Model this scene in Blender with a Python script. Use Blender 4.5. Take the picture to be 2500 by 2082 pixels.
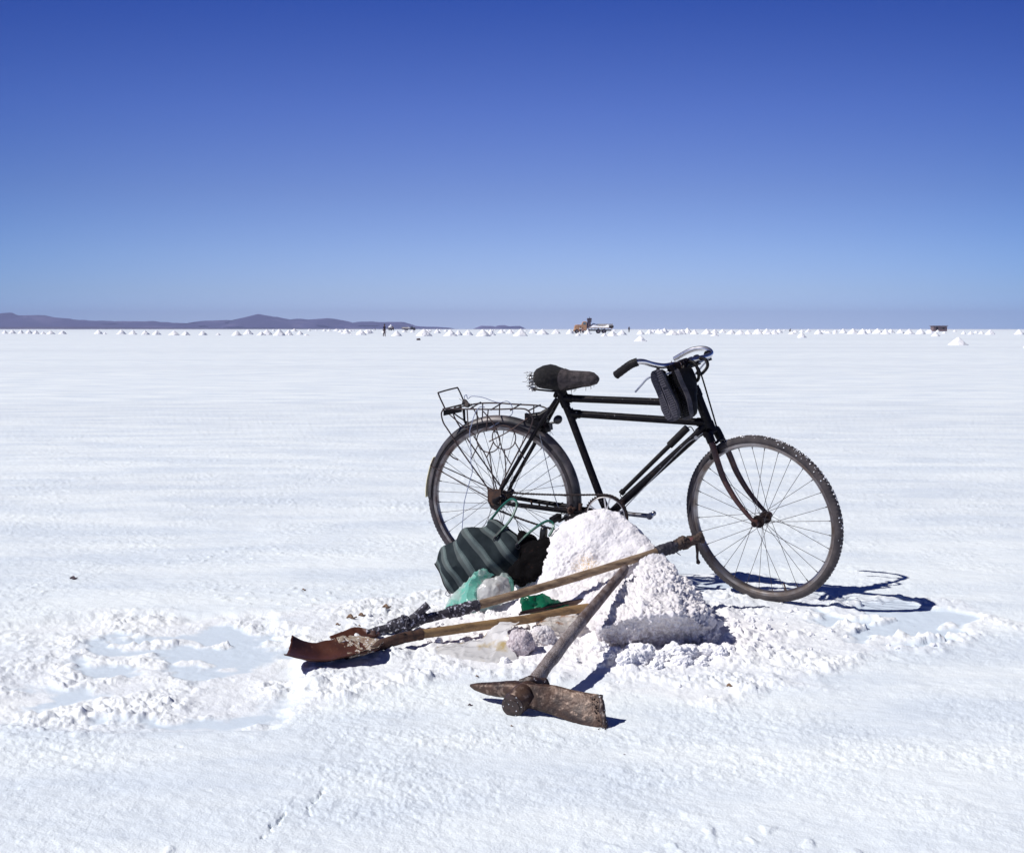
import bpy, bmesh, math, random
import numpy as np
from mathutils import Vector, noise as mn
PI = math.pi
R = math.radians
random.seed(7)
rng = np.random.default_rng(11)
for o in list(bpy.data.objects):
    bpy.data.objects.remove(o)
S = bpy.context.scene
COL = S.collection

# ------------------------------------------------------------------ camera
CAM_H = 1.1094
cd = bpy.data.cameras.new('camera')
cam = bpy.data.objects.new('camera', cd)
COL.objects.link(cam)
cam.location = (0, 0, CAM_H)
cam.rotation_euler = (R(90) - math.atan(238 / 3200), 0, 0)
cd.sensor_width = 36.0
cd.lens = 36.0 * 3200 / 2500
cd.clip_start = 0.05
cd.clip_end = 60000
S.camera = cam

# ------------------------------------------------------------------ light
SUN_TRAVEL = Vector((0.91, 0.25, -1.0)).normalized()
SUN_EL = math.asin(-SUN_TRAVEL.z)
SUN_AZ = math.atan2(-SUN_TRAVEL.x, -SUN_TRAVEL.y)
w = bpy.data.worlds.new('World')
S.world = w
w.use_nodes = True
nt = w.node_tree
nt.nodes.clear()
sky = nt.nodes.new('ShaderNodeTexSky')
sky.sky_type = 'NISHITA'
sky.sun_disc = False
sky.sun_elevation = SUN_EL
sky.sun_rotation = SUN_AZ
sky.altitude = 3650
sky.air_density = 1.0
sky.dust_density = 0.3
sky.ozone_density = 3.0
tint = nt.nodes.new('ShaderNodeMix')
tint.data_type = 'RGBA'
tint.blend_type = 'MULTIPLY'
tint.inputs[0].default_value = 1.0
# deep high-altitude blue: colour of the sky by elevation
wtc = nt.nodes.new('ShaderNodeTexCoord')
wsep = nt.nodes.new('ShaderNodeSeparateXYZ')
wramp = nt.nodes.new('ShaderNodeValToRGB')
nt.links.new(wtc.outputs['Generated'], wsep.inputs[0])
nt.links.new(wsep.outputs[2], wramp.inputs[0])
RAMP = [(0.0, (1.0, 1.13, 1.72)), (.028, (.95, .98, 1.30)), (.0567, (.90, .92, 1.24)), (.101, (.76, .77, 1.13)), (.16, (.55, .62, 1.14)), (.2385, (.235, .39, 1.02)), (.36, (.13, .23, .66)), (.75, (.045, .09, .30))]
el = wramp.color_ramp.elements
while len(el) < len(RAMP):
    el.new(0.5)
for e_, (p_, c_) in zip(el, RAMP):
    e_.position = p_
for e_, (p_, c_) in zip(el, RAMP):
    e_.color = (*[q / 1.3 for q in c_], 1)
# sky colour darkened towards the sides of the view, standing in for lens vignetting
wsq = nt.nodes.new('ShaderNodeMath')
wsq.operation = 'MULTIPLY'
nt.links.new(wsep.outputs[0], wsq.inputs[0])
nt.links.new(wsep.outputs[0], wsq.inputs[1])
wvign = nt.nodes.new('ShaderNodeValToRGB')
nt.links.new(wsq.outputs[0], wvign.inputs[0])
wvign.color_ramp.elements[0].position = 0.0
wvign.color_ramp.elements[0].color = (1, 1, 1, 1)
wvign.color_ramp.elements[1].position = 0.17
wvign.color_ramp.elements[1].color = (0.50, 0.66, 0.78, 1)
wm = nt.nodes.new('ShaderNodeMix')
wm.data_type = 'RGBA'
wm.blend_type = 'MULTIPLY'
wm.inputs[0].default_value = 1.0
nt.links.new(wramp.outputs[0], wm.inputs[6])
nt.links.new(wvign.outputs[0], wm.inputs[7])
nt.links.new(wm.outputs[2], tint.inputs[7])
bg = nt.nodes.new('ShaderNodeBackground')
bg.inputs[1].default_value = 0.13
wo = nt.nodes.new('ShaderNodeOutputWorld')
nt.links.new(sky.outputs[0], tint.inputs[6])
nt.links.new(tint.outputs[2], bg.inputs[0])
nt.links.new(bg.outputs[0], wo.inputs[0])
sl = bpy.data.lights.new('sun', 'SUN')
sl.energy = 4.65
sl.angle = R(0.5)
sl.color = (1.0, 0.975, 0.94)
sun = bpy.data.objects.new('sun', sl)
COL.objects.link(sun)
sun.rotation_euler = SUN_TRAVEL.to_track_quat('-Z', 'Y').to_euler()
sun.location = (-20, -6, 25)
S.view_settings.view_transform = 'Standard'
S.view_settings.look = 'None'
S.view_settings.gamma = 1.0
S.view_settings.exposure = 0.0
S.cycles.max_bounces = 6
S.cycles.volume_bounces = 0
S.cycles.transparent_max_bounces = 12


# ------------------------------------------------------------------ materials
def mat(name, col, rough=0.8, metal=0.0, col2=None, scale=20.0, lo=0.4, hi=0.65, bump=0.0, bscale=80.0, bdist=0.004,
        specks=None, spscale=200.0, splo=0.6, sphi=0.68, alpha=1.0, stretch=None, spec=0.5, detail=6.0):
    m = bpy.data.materials.new(name)
    m.use_nodes = True
    n = m.node_tree
    b = n.nodes['Principled BSDF']
    b.inputs['Base Color'].default_value = (*col, 1)
    b.inputs['Roughness'].default_value = rough
    b.inputs['Metallic'].default_value = metal
    b.inputs['Specular IOR Level'].default_value = spec
    b.inputs['Alpha'].default_value = alpha
    tc = n.nodes.new('ShaderNodeTexCoord')
    vec = tc.outputs['Object']
    if stretch:
        mp = n.nodes.new('ShaderNodeMapping')
        mp.inputs['Scale'].default_value = stretch
        n.links.new(vec, mp.inputs[0])
        vec = mp.outputs[0]
    cur = None

    def layer(cur, c2, sc, a, z, det):
        t = n.nodes.new('ShaderNodeTexNoise')
        t.inputs['Scale'].default_value = sc
        t.inputs['Detail'].default_value = det
        t.inputs['Roughness'].default_value = 0.6
        n.links.new(vec, t.inputs['Vector'])
        mr = n.nodes.new('ShaderNodeMapRange')
        mr.inputs[1].default_value = a
        mr.inputs[2].default_value = z
        n.links.new(t.outputs['Fac'], mr.inputs[0])
        mx = n.nodes.new('ShaderNodeMix')
        mx.data_type = 'RGBA'
        n.links.new(mr.outputs[0], mx.inputs[0])
        if cur is None:
            mx.inputs[6].default_value = (*col, 1)
        else:
            n.links.new(cur, mx.inputs[6])
        mx.inputs[7].default_value = (*c2, 1)
        return mx.outputs[2]
    if col2:
        cur = layer(cur, col2, scale, lo, hi, detail)
    if specks:
        cur = layer(cur, specks, spscale, splo, sphi, 2.0)
    if cur is not None:
        n.links.new(cur, b.inputs['Base Color'])
    if bump:
        t = n.nodes.new('ShaderNodeTexNoise')
        t.inputs['Scale'].default_value = bscale
        t.inputs['Detail'].default_value = 4
        n.links.new(vec, t.inputs['Vector'])
        bp = n.nodes.new('ShaderNodeBump')
        bp.inputs['Strength'].default_value = bump
        bp.inputs['Distance'].default_value = bdist
        n.links.new(t.outputs['Fac'], bp.inputs['Height'])
        n.links.new(bp.outputs[0], b.inputs['Normal'])
    return m


def salt_mat(name, col, colb, wet=None, stain=False):
    m = bpy.data.materials.new(name)
    m.use_nodes = True
    n = m.node_tree
    N = n.nodes.new
    L = n.links.new
    b = n.nodes['Principled BSDF']
    b.inputs['Roughness'].default_value = 0.85
    b.inputs['Specular IOR Level'].default_value = 0.25
    geo = N('ShaderNodeNewGeometry')
    pos = geo.outputs['Position']

    def noise(sc, det, stretch=None, rot=0.0):
        v = pos
        if stretch:
            mp = N('ShaderNodeMapping')
            mp.inputs['Scale'].default_value = stretch
            mp.inputs['Rotation'].default_value = (0, 0, rot)
            L(v, mp.inputs[0])
            v = mp.outputs[0]
        t = N('ShaderNodeTexNoise')
        t.inputs['Scale'].default_value = sc
        t.inputs['Detail'].default_value = det
        t.inputs['Roughness'].default_value = 0.6
        L(v, t.inputs['Vector'])
        return t.outputs['Fac']

    def rng_(f, a, z, o0=0.0, o1=1.0):
        r = N('ShaderNodeMapRange')
        r.inputs[1].default_value = a
        r.inputs[2].default_value = z
        r.inputs[3].default_value = o0
        r.inputs[4].default_value = o1
        L(f, r.inputs[0])
        return r.outputs[0]

    def mix(fac, a, c):
        x = N('ShaderNodeMix')
        x.data_type = 'RGBA'
        L(fac, x.inputs[0])
        for s, v in ((6, a), (7, c)):
            if isinstance(v, tuple):
                x.inputs[s].default_value = (*v, 1)
            else:
                L(v, x.inputs[s])
        return x.outputs[2]
    cur = mix(rng_(noise(2.2, 8, (0.35, 1, 1), 0.3), 0.40, 0.62), col, colb)
    if wet:
        # slightly darker streaks and films far out on the flat
        cur = mix(rng_(noise(0.10, 9, (0.12, 1, 1)), 0.48, 0.66, 0, 0.5), cur, (0.62, 0.67, 0.73))
        at = N('ShaderNodeAttribute')
        at.attribute_name = 'wet'
        cur = mix(at.outputs['Fac'], cur, wet)
        at2 = N('ShaderNodeAttribute')
        at2.attribute_name = 'loose'
        cur = mix(at2.outputs['Fac'], cur, (0.90, 0.875, 0.885))
        at3 = N('ShaderNodeAttribute')
        at3.attribute_name = 'dirt'
        dn = rng_(noise(150, 3), 0.60, 0.68)
        mu = N('ShaderNodeMath')
        mu.operation = 'MULTIPLY'
        L(dn, mu.inputs[0])
        L(at3.outputs['Fac'], mu.inputs[1])
        cur = mix(mu.outputs[0], cur, (0.30, 0.24, 0.19))
        # sparse dark grit everywhere
        cur = mix(rng_(noise(45, 2), 0.775, 0.80), cur, (0.25, 0.22, 0.25))
    if stain:
        cur = mix(rng_(noise(110, 3), 0.66, 0.74, 0, 0.7), cur, (0.50, 0.40, 0.33))
        ds = N('ShaderNodeVectorMath')
        ds.operation = 'DISTANCE'
        L(pos, ds.inputs[0])
        ds.inputs[1].default_value = (0.28, 5.03, 0.205)
        # underside of the dug block: earthy grains, plus shade darkened into the colour
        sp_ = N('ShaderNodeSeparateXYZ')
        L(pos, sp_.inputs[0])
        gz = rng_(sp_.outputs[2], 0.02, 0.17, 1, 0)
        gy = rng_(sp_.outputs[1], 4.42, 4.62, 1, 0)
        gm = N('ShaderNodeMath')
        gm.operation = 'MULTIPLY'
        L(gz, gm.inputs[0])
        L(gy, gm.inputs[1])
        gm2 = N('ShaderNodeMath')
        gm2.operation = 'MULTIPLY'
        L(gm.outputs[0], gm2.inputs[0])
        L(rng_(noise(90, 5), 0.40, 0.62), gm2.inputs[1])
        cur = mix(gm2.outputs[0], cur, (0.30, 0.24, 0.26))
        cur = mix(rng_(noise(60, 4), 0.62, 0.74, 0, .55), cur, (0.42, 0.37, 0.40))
        mu = N('ShaderNodeMath')
        mu.operation = 'MULTIPLY'
        L(rng_(ds.outputs['Value'], 0.02, 0.07, 1, 0), mu.inputs[0])
        L(rng_(noise(170, 3), 0.48, 0.58), mu.inputs[1])
        cur = mix(mu.outputs[0], cur, (0.62, 0.42, 0.20))
    L(cur, b.inputs['Base Color'])
    bp = N('ShaderNodeBump')
    bp.inputs['Strength'].default_value = 0.6
    bp.inputs['Distance'].default_value = 0.004
    add = N('ShaderNodeMath')
    add.operation = 'ADD'
    L(noise(160, 3), add.inputs[0])
    L(noise(45, 4, (0.6, 1, 1), 0.35), add.inputs[1])
    L(add.outputs[0], bp.inputs['Height'])
    if wet:
        at = N('ShaderNodeAttribute')
        at.attribute_name = 'wet'
        L(rng_(at.outputs['Fac'], 0, 1, 0.6, 0.2), bp.inputs['Strength'])
        bp2 = N('ShaderNodeBump')
        bp2.inputs['Strength'].default_value = 0.5
        bp2.inputs['Distance'].default_value = 0.05
        L(noise(1.2, 5, (0.5, 1, 1), 0.3), bp2.inputs['Height'])
        L(bp.outputs[0], bp2.inputs['Normal'])
        L(bp2.outputs[0], b.inputs['Normal'])
    else:
        L(bp.outputs[0], b.inputs['Normal'])
    return m


M = {}
M['salt_flat'] = salt_mat('salt flat', (0.82, 0.87, 0.89), (0.68, 0.745, 0.81), wet=(0.61, 0.69, 0.775))
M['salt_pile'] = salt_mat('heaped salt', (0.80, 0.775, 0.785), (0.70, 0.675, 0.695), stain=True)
M['salt_clean'] = salt_mat('clean salt', (0.90, 0.89, 0.90), (0.85, 0.85, 0.88))
M['paint'] = mat('chipped black paint', (0.005, 0.004, 0.006), 0.42, 0, (0.03, 0.02, 0.017), 30, 0.55, 0.78, 0.3, 150, 0.001,
                 specks=(0.20, 0.19, 0.20), spscale=90, splo=0.69, sphi=0.75, spec=0.14)
M['rustpaint'] = mat('rusty maroon paint', (0.05, 0.022, 0.022), 0.5, 0, (0.12, 0.055, 0.035), 28, 0.45, 0.7, 0.3, 150, 0.001)
M['rust'] = mat('rust', (0.10, 0.05, 0.032), 0.8, 0.2, (0.035, 0.022, 0.02), 60, 0.4, 0.65, 0.5, 200, 0.001)
M['wire'] = mat('dark rack wire', (0.045, 0.03, 0.032), 0.5, 0.4, (0.09, 0.05, 0.04), 50, 0.45, 0.7)
M['rubber'] = mat('dusty tyre rubber', (0.022, 0.018, 0.023), 0.8, 0, (0.07, 0.055, 0.06), 14, 0.42, 0.68, 0.3, 300, 0.001)
M['rubber2'] = mat('muddy tyre rubber', (0.028, 0.024, 0.028), 0.85, 0, (0.085, 0.07, 0.07), 9, 0.40, 0.66, 0.3, 300, 0.001)
M['rim'] = mat('dull steel rim', (0.30, 0.28, 0.28), 0.35, 0.85, (0.13, 0.09, 0.085), 18, 0.4, 0.62, 0.2, 120, 0.001)
M['rim2'] = mat('salt stained rim', (0.36, 0.34, 0.35), 0.33, 0.85, (0.20, 0.155, 0.13), 10, 0.38, 0.62, 0.2, 120, 0.001)
M['spoke'] = mat('spoke steel', (0.10, 0.085, 0.085), 0.45, 0.6)
M['chrome'] = mat('chrome', (0.74, 0.72, 0.72), 0.33, 1.0, (0.30, 0.27, 0.26), 60, 0.55, 0.8, 0.1, 100, 0.0006)
M['steel'] = mat('worn steel', (0.33, 0.33, 0.35), 0.35, 0.9, (0.10, 0.08, 0.08), 40, 0.5, 0.7)
M['chain'] = mat('oily chain', (0.014, 0.009, 0.009), 0.5, 0.3, (0.045, 0.024, 0.018), 90, 0.45, 0.65)
M['greyguard'] = mat('scuffed grey mudguard', (0.025, 0.024, 0.028), 0.45, 0.1, (0.13, 0.11, 0.11), 9, 0.42, 0.66, 0.2, 80, 0.001)
M['cream'] = mat('cream strip', (0.72, 0.64, 0.42), 0.6)
M['grip'] = mat('black rubber grip', (0.007, 0.006, 0.007), 0.6, 0, (0.022, 0.018, 0.018), 60, 0.5, 0.7, spec=0.2)
M['cable'] = mat('grey brake cable', (0.33, 0.35, 0.42), 0.4, 0.2)
M['cord'] = mat('blue grey cord', (0.24, 0.27, 0.40), 0.6)
M['rag'] = mat('dark rag', (0.006, 0.005, 0.006), 0.95, 0, (0.022, 0.018, 0.018), 60, 0.5, 0.7, 0.8, 120, 0.006)
M['wool'] = mat('grey wool wrap', (0.085, 0.068, 0.070), 0.95, 0, (0.028, 0.023, 0.024), 50, 0.42, 0.62, 1.0, 260, 0.004)
M['thread'] = mat('frayed thread', (0.08, 0.065, 0.06), 0.9)
M['sole'] = mat('shoe sole rubber', (0.030, 0.028, 0.040), 0.75, 0, (0.07, 0.065, 0.075), 60, 0.45, 0.65, 0.3, 200, 0.001)
M['upper'] = mat('black shoe upper', (0.004, 0.0035, 0.004), 0.6, 0, (0.012, 0.01, 0.012), 40, 0.5, 0.7, spec=0.2)
M['treadrub'] = mat('worn grey tread', (0.07, 0.065, 0.085), 0.8)
M['lace'] = mat('brown lace', (0.12, 0.07, 0.055), 0.9)
M['lamp'] = mat('black lamp shell', (0.015, 0.015, 0.02), 0.35)
M['wood'] = mat('worn pale wood', (0.27, 0.19, 0.12), 0.75, 0, (0.14, 0.09, 0.055), 12, 0.42, 0.62, 0.4, 40, 0.003, stretch=(1, 5, 5),
                specks=(0.05, 0.03, 0.02), spscale=40, splo=0.66, sphi=0.72)
M['wood2'] = mat('yellow brown wood', (0.32, 0.20, 0.09), 0.65, 0, (0.17, 0.10, 0.05), 10, 0.42, 0.62, 0.4, 40, 0.003, stretch=(1, 4, 4),
                 specks=(0.06, 0.035, 0.02), spscale=35, splo=0.66, sphi=0.71)
M['dustwood'] = mat('salt dusted grey wood', (0.12, 0.088, 0.078), 0.9, 0, (0.25, 0.21, 0.20), 14, 0.40, 0.60, 0.8, 60, 0.004, stretch=(4, 1.2, 3),
                    specks=(0.55, 0.52, 0.54), spscale=200, splo=0.56, sphi=0.66)
M['darkwood'] = mat('weathered brown wood', (0.085, 0.052, 0.042), 0.8, 0, (0.19, 0.15, 0.14), 14, 0.42, 0.62, 0.7, 60, 0.004, stretch=(4, 1.2, 3),
                    specks=(0.42, 0.38, 0.38), spscale=220, splo=0.64, sphi=0.72)
M['halfwood'] = mat('dark brown wood', (0.075, 0.045, 0.035), 0.8, 0, (0.14, 0.09, 0.07), 12, 0.42, 0.62, 0.7, 60, 0.003)
M['blade'] = mat('red brown rusty blade', (0.085, 0.026, 0.014), 0.55, 0.15, (0.045, 0.014, 0.010), 9, 0.4, 0.62, 0.35, 90, 0.0015,
                 specks=(0.20, 0.10, 0.06), spscale=60, splo=0.66, sphi=0.74)
M['crust'] = mat('salty tan crust', (0.36, 0.30, 0.23), 0.9, 0, (0.20, 0.13, 0.09), 45, 0.42, 0.6, 1.0, 130, 0.004,
                 specks=(0.70, 0.68, 0.68), spscale=130, splo=0.57, sphi=0.64)
M['pickmetal'] = mat('brown rusted iron', (0.080, 0.044, 0.030), 0.5, 0.35, (0.032, 0.020, 0.017), 18, 0.4, 0.62, 0.8, 50, 0.004,
                     specks=(0.20, 0.14, 0.11), spscale=60, splo=0.56, sphi=0.68)
M['pickdark'] = mat('salt flecked black iron', (0.035, 0.024, 0.022), 0.5, 0.2, (0.07, 0.045, 0.04), 50, 0.4, 0.6, 0.6, 90, 0.003,
                    specks=(0.78, 0.78, 0.82), spscale=130, splo=0.66, sphi=0.70)
M['wrap'] = mat('black rubber wrap with salt', (0.018, 0.016, 0.026), 0.75, 0, (0.04, 0.036, 0.05), 40, 0.4, 0.6, 0.8, 80, 0.005,
                specks=(0.50, 0.50, 0.58), spscale=75, splo=0.55, sphi=0.66)
M['wrapdark'] = mat('black rubber wrap', (0.016, 0.014, 0.022), 0.6, 0, (0.04, 0.036, 0.05), 40, 0.4, 0.6, 0.8, 80, 0.005)
M['rope'] = mat('brown rag rope', (0.10, 0.065, 0.048), 0.9, 0, (0.035, 0.024, 0.022), 45, 0.42, 0.6, 1.0, 110, 0.006)
M['redrag'] = mat('dull red rag', (0.16, 0.045, 0.05), 0.85)
M['green'] = mat('green vinyl handle', (0.005, 0.075, 0.045), 0.35, 0, (0.01, 0.11, 0.075), 30, 0.4, 0.6)
M['jacket'] = mat('black knitted jacket', (0.0035, 0.003, 0.0035), 0.95, 0, (0.022, 0.012, 0.011), 60, 0.60, 0.76, 0.8, 220, 0.004, spec=0.08)
M['bottle'] = mat('dark bottle', (0.012, 0.010, 0.010), 0.35)
M['yellow'] = mat('mustard truck paint', (0.48, 0.26, 0.14), 0.6, 0, (0.38, 0.20, 0.12), 1.2, 0.42, 0.62)
M['truckdark'] = mat('truck chassis', (0.018, 0.014, 0.016), 0.7)
M['truckwood'] = mat('brown truck boards', (0.22, 0.11, 0.06), 0.8, 0, (0.12, 0.06, 0.04), 2, 0.4, 0.6)
M['palewood'] = mat('pale truck boards', (0.55, 0.50, 0.42), 0.8, 0, (0.45, 0.40, 0.34), 2, 0.4, 0.6)
M['crate'] = mat('purple grey load', (0.045, 0.035, 0.06), 0.9, 0, (0.14, 0.11, 0.14), 3, 0.45, 0.6)
M['glassdark'] = mat('truck glass', (0.10, 0.16, 0.19), 0.1)
M['tyrefar'] = mat('truck tyre', (0.02, 0.018, 0.024), 0.8)
M['hubfar'] = mat('truck wheel hub', (0.16, 0.13, 0.15), 0.7)
M['brick'] = mat('mud brick wall', (0.21, 0.15, 0.15), 0.9, 0, (0.15, 0.10, 0.11), 1.5, 0.4, 0.6)
M['roof'] = mat('dark hut roof', (0.12, 0.08, 0.08), 0.9)
M['clothdark'] = mat('dark clothes', (0.012, 0.010, 0.02), 0.9)
M['clothblue'] = mat('navy clothes', (0.014, 0.014, 0.04), 0.9)
M['clothbrown'] = mat('brown trousers', (0.09, 0.06, 0.06), 0.9)
M['clothwhite'] = mat('white shirt', (0.65, 0.63, 0.64), 0.9)
M['clothred'] = mat('dusty red shirt', (0.30, 0.17, 0.16), 0.9)
M['skin'] = mat('brown skin', (0.16, 0.08, 0.055), 0.7)
M['stone'] = mat('dark debris', (0.07, 0.05, 0.06), 0.9)
M['salt_grey'] = salt_mat('greyer salt', (0.66, 0.60, 0.62), (0.50, 0.44, 0.46), stain=True)  # greyer base tone than the heaped salt, same specks
M['tan'] = mat('tan debris', (0.24, 0.15, 0.09), 0.9, 0, (0.12, 0.08, 0.06), 60, 0.4, 0.6)
M['hillmat'] = mat('haze tinted hills', (0.05, 0.048, 0.13), 0.95, 0, (0.17, 0.15, 0.27), 0.004, 0.52, 0.66)  # blue of the distant haze is put into the base colour
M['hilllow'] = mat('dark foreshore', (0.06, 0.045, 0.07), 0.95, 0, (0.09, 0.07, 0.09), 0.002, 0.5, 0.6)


def plastic(name, col, trans=0.5, clear=0.2, stain=None, stain_at=(0.55, 0.62)):
    m = bpy.data.materials.new(name)
    m.use_nodes = True
    n = m.node_tree
    n.nodes.clear()
    N, L = n.nodes.new, n.links.new
    out = N('ShaderNodeOutputMaterial')
    d = N('ShaderNodeBsdfDiffuse')
    t = N('ShaderNodeBsdfTranslucent')
    c = N('ShaderNodeBsdfTransparent')
    g = N('ShaderNodeBsdfGlossy')
    g.inputs['Roughness'].default_value = 0.22
    g.inputs['Color'].default_value = (0.8, 0.8, 0.8, 1)
    c.inputs['Color'].default_value = (*[min(1, x * 0.4 + 0.6) for x in col], 1)
    tx = N('ShaderNodeTexNoise')
    tx.inputs['Scale'].default_value = 16
    tx.inputs['Detail'].default_value = 4
    tc = N('ShaderNodeTexCoord')
    L(tc.outputs['Object'], tx.inputs['Vector'])
    mr = N('ShaderNodeMapRange')
    mr.inputs[1].default_value, mr.inputs[2].default_value = stain_at
    L(tx.outputs['Fac'], mr.inputs[0])
    mx = N('ShaderNodeMix')
    mx.data_type = 'RGBA'
    L(mr.outputs[0], mx.inputs[0])
    mx.inputs[6].default_value = (*col, 1)
    mx.inputs[7].default_value = (*(stain or col), 1)
    L(mx.outputs[2], d.inputs[0])
    L(mx.outputs[2], t.inputs[0])
    m1 = N('ShaderNodeMixShader')
    m1.inputs[0].default_value = trans
    L(d.outputs[0], m1.inputs[1])
    L(t.outputs[0], m1.inputs[2])
    m2 = N('ShaderNodeMixShader')
    m2.inputs[0].default_value = clear
    L(m1.outputs[0], m2.inputs[1])
    L(c.outputs[0], m2.inputs[2])
    m3 = N('ShaderNodeMixShader')
    fr_ = N('ShaderNodeFresnel')
    fr_.inputs[0].default_value = 1.45
    L(fr_.outputs[0], m3.inputs[0])
    L(m2.outputs[0], m3.inputs[1])
    L(g.outputs[0], m3.inputs[2])
    L(m3.outputs[0], out.inputs[0])
    return m


M['pl_teal'] = plastic('teal plastic film', (0.30, 0.74, 0.62), 0.50, 0.22, (0.72, 0.82, 0.78), (0.44, 0.54))
M['pl_white'] = plastic('milky plastic film', (0.78, 0.78, 0.76), 0.35, 0.05, (0.45, 0.40, 0.38), (0.56, 0.68))
M['pl_green'] = plastic('dark green plastic film', (0.005, 0.16, 0.08), 0.30, 0.03, (0.003, 0.09, 0.05))
M['pl_clear'] = plastic('clear cloudy plastic film', (0.86, 0.85, 0.84), 0.40, 0.14, (0.62, 0.47, 0.20), (0.56, 0.70))
M['pl_rusty'] = plastic('rust stained plastic film', (0.72, 0.68, 0.64), 0.4, 0.08, (0.45, 0.20, 0.06), (0.56, 0.66))


def stripes_mat():
    m = bpy.data.materials.new('striped woven bag cloth')
    m.use_nodes = True
    n = m.node_tree
    N, L = n.nodes.new, n.links.new
    b = n.nodes['Principled BSDF']
    b.inputs['Roughness'].default_value = 0.9
    b.inputs['Specular IOR Level'].default_value = 0.2
    a = N('ShaderNodeAttribute')
    a.attribute_name = 'band'

    def mth(op, x, y=None):
        k = N('ShaderNodeMath')
        k.operation = op
        for i, v in enumerate((x, y)):
            if v is None:
                continue
            if isinstance(v, (int, float)):
                k.inputs[i].default_value = v
            else:
                L(v, k.inputs[i])
        return k.outputs[0]
    s = mth('MULTIPLY', a.outputs['Fac'], 5.6)
    f = mth('FRACT', s)
    band = mth('MULTIPLY', mth('GREATER_THAN', f, 0.08), mth('LESS_THAN', f, 0.44))
    lines = mth('MULTIPLY', mth('GREATER_THAN', f, 0.28), mth('LESS_THAN', f, 0.52))
    fine = mth('GREATER_THAN', mth('FRACT', mth('MULTIPLY', f, 21.0)), 0.55)
    li = mth('MULTIPLY', lines, fine)
    no = N('ShaderNodeTexNoise')
    no.inputs['Scale'].default_value = 25
    tc = N('ShaderNodeTexCoord')
    L(tc.outputs['Object'], no.inputs['Vector'])
    dark = N('ShaderNodeMix')
    dark.data_type = 'RGBA'
    L(no.outputs['Fac'], dark.inputs[0])
    dark.inputs[6].default_value = (0.008, 0.014, 0.017, 1)
    dark.inputs[7].default_value = (0.030, 0.040, 0.045, 1)
    mx = N('ShaderNodeMix')
    mx.data_type = 'RGBA'
    L(band, mx.inputs[0])
    L(dark.outputs[2], mx.inputs[6])
    mx.inputs[7].default_value = (0.085, 0.10, 0.10, 1)
    m2 = N('ShaderNodeMix')
    m2.data_type = 'RGBA'
    L(li, m2.inputs[0])
    L(mx.outputs[2], m2.inputs[6])
    m2.inputs[7].default_value = (0.16, 0.21, 0.205, 1)
    L(m2.outputs[2], b.inputs['Base Color'])
    bp = N('ShaderNodeBump')
    bp.inputs['Strength'].default_value = 0.5
    bp.inputs['Distance'].default_value = 0.003
    n2 = N('ShaderNodeTexNoise')
    n2.inputs['Scale'].default_value = 60
    L(tc.outputs['Object'], n2.inputs['Vector'])
    L(n2.outputs['Fac'], bp.inputs['Height'])
    L(bp.outputs[0], b.inputs['Normal'])
    return m


M['stripes'] = stripes_mat()


# ------------------------------------------------------------------ helpers
def tag(o, label=None, cat=None, group=None, kind=None):
    if label:
        o['label'] = label
    if cat:
        o['category'] = cat
    if group:
        o['group'] = group
    if kind:
        o['kind'] = kind
    return o


def thing(name, label, cat, loc=(0, 0, 0), group=None, rz=0.0):
    o = bpy.data.objects.new(name, None)
    o.empty_display_size = 0.1
    COL.objects.link(o)
    o.location = loc
    o.rotation_euler = (0, 0, rz)
    return tag(o, label, cat, group)


def unit(v):
    v = np.asarray(v, float)
    return v / (np.linalg.norm(v) + 1e-12)


def smooth_path(P, n=8, closed=False):
    P = [np.asarray(p, float) for p in P]
    out = []
    m = len(P)
    segs = m if closed else m - 1
    for i in range(segs):
        p1, p2 = P[i], P[(i + 1) % m]
        p0 = P[i - 1] if (i > 0 or closed) else 2 * p1 - p2
        p3 = P[(i + 2) % m] if (i + 2 < m or closed) else 2 * p2 - p1
        for k in range(n):
            t = k / n
            out.append(0.5 * ((2 * p1) + (-p0 + p2) * t + (2 * p0 - 5 * p1 + 4 * p2 - p3) * t * t + (-p0 + 3 * p1 - 3 * p2 + p3) * t ** 3))
    if not closed:
        out.append(P[-1])
    return out


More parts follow.
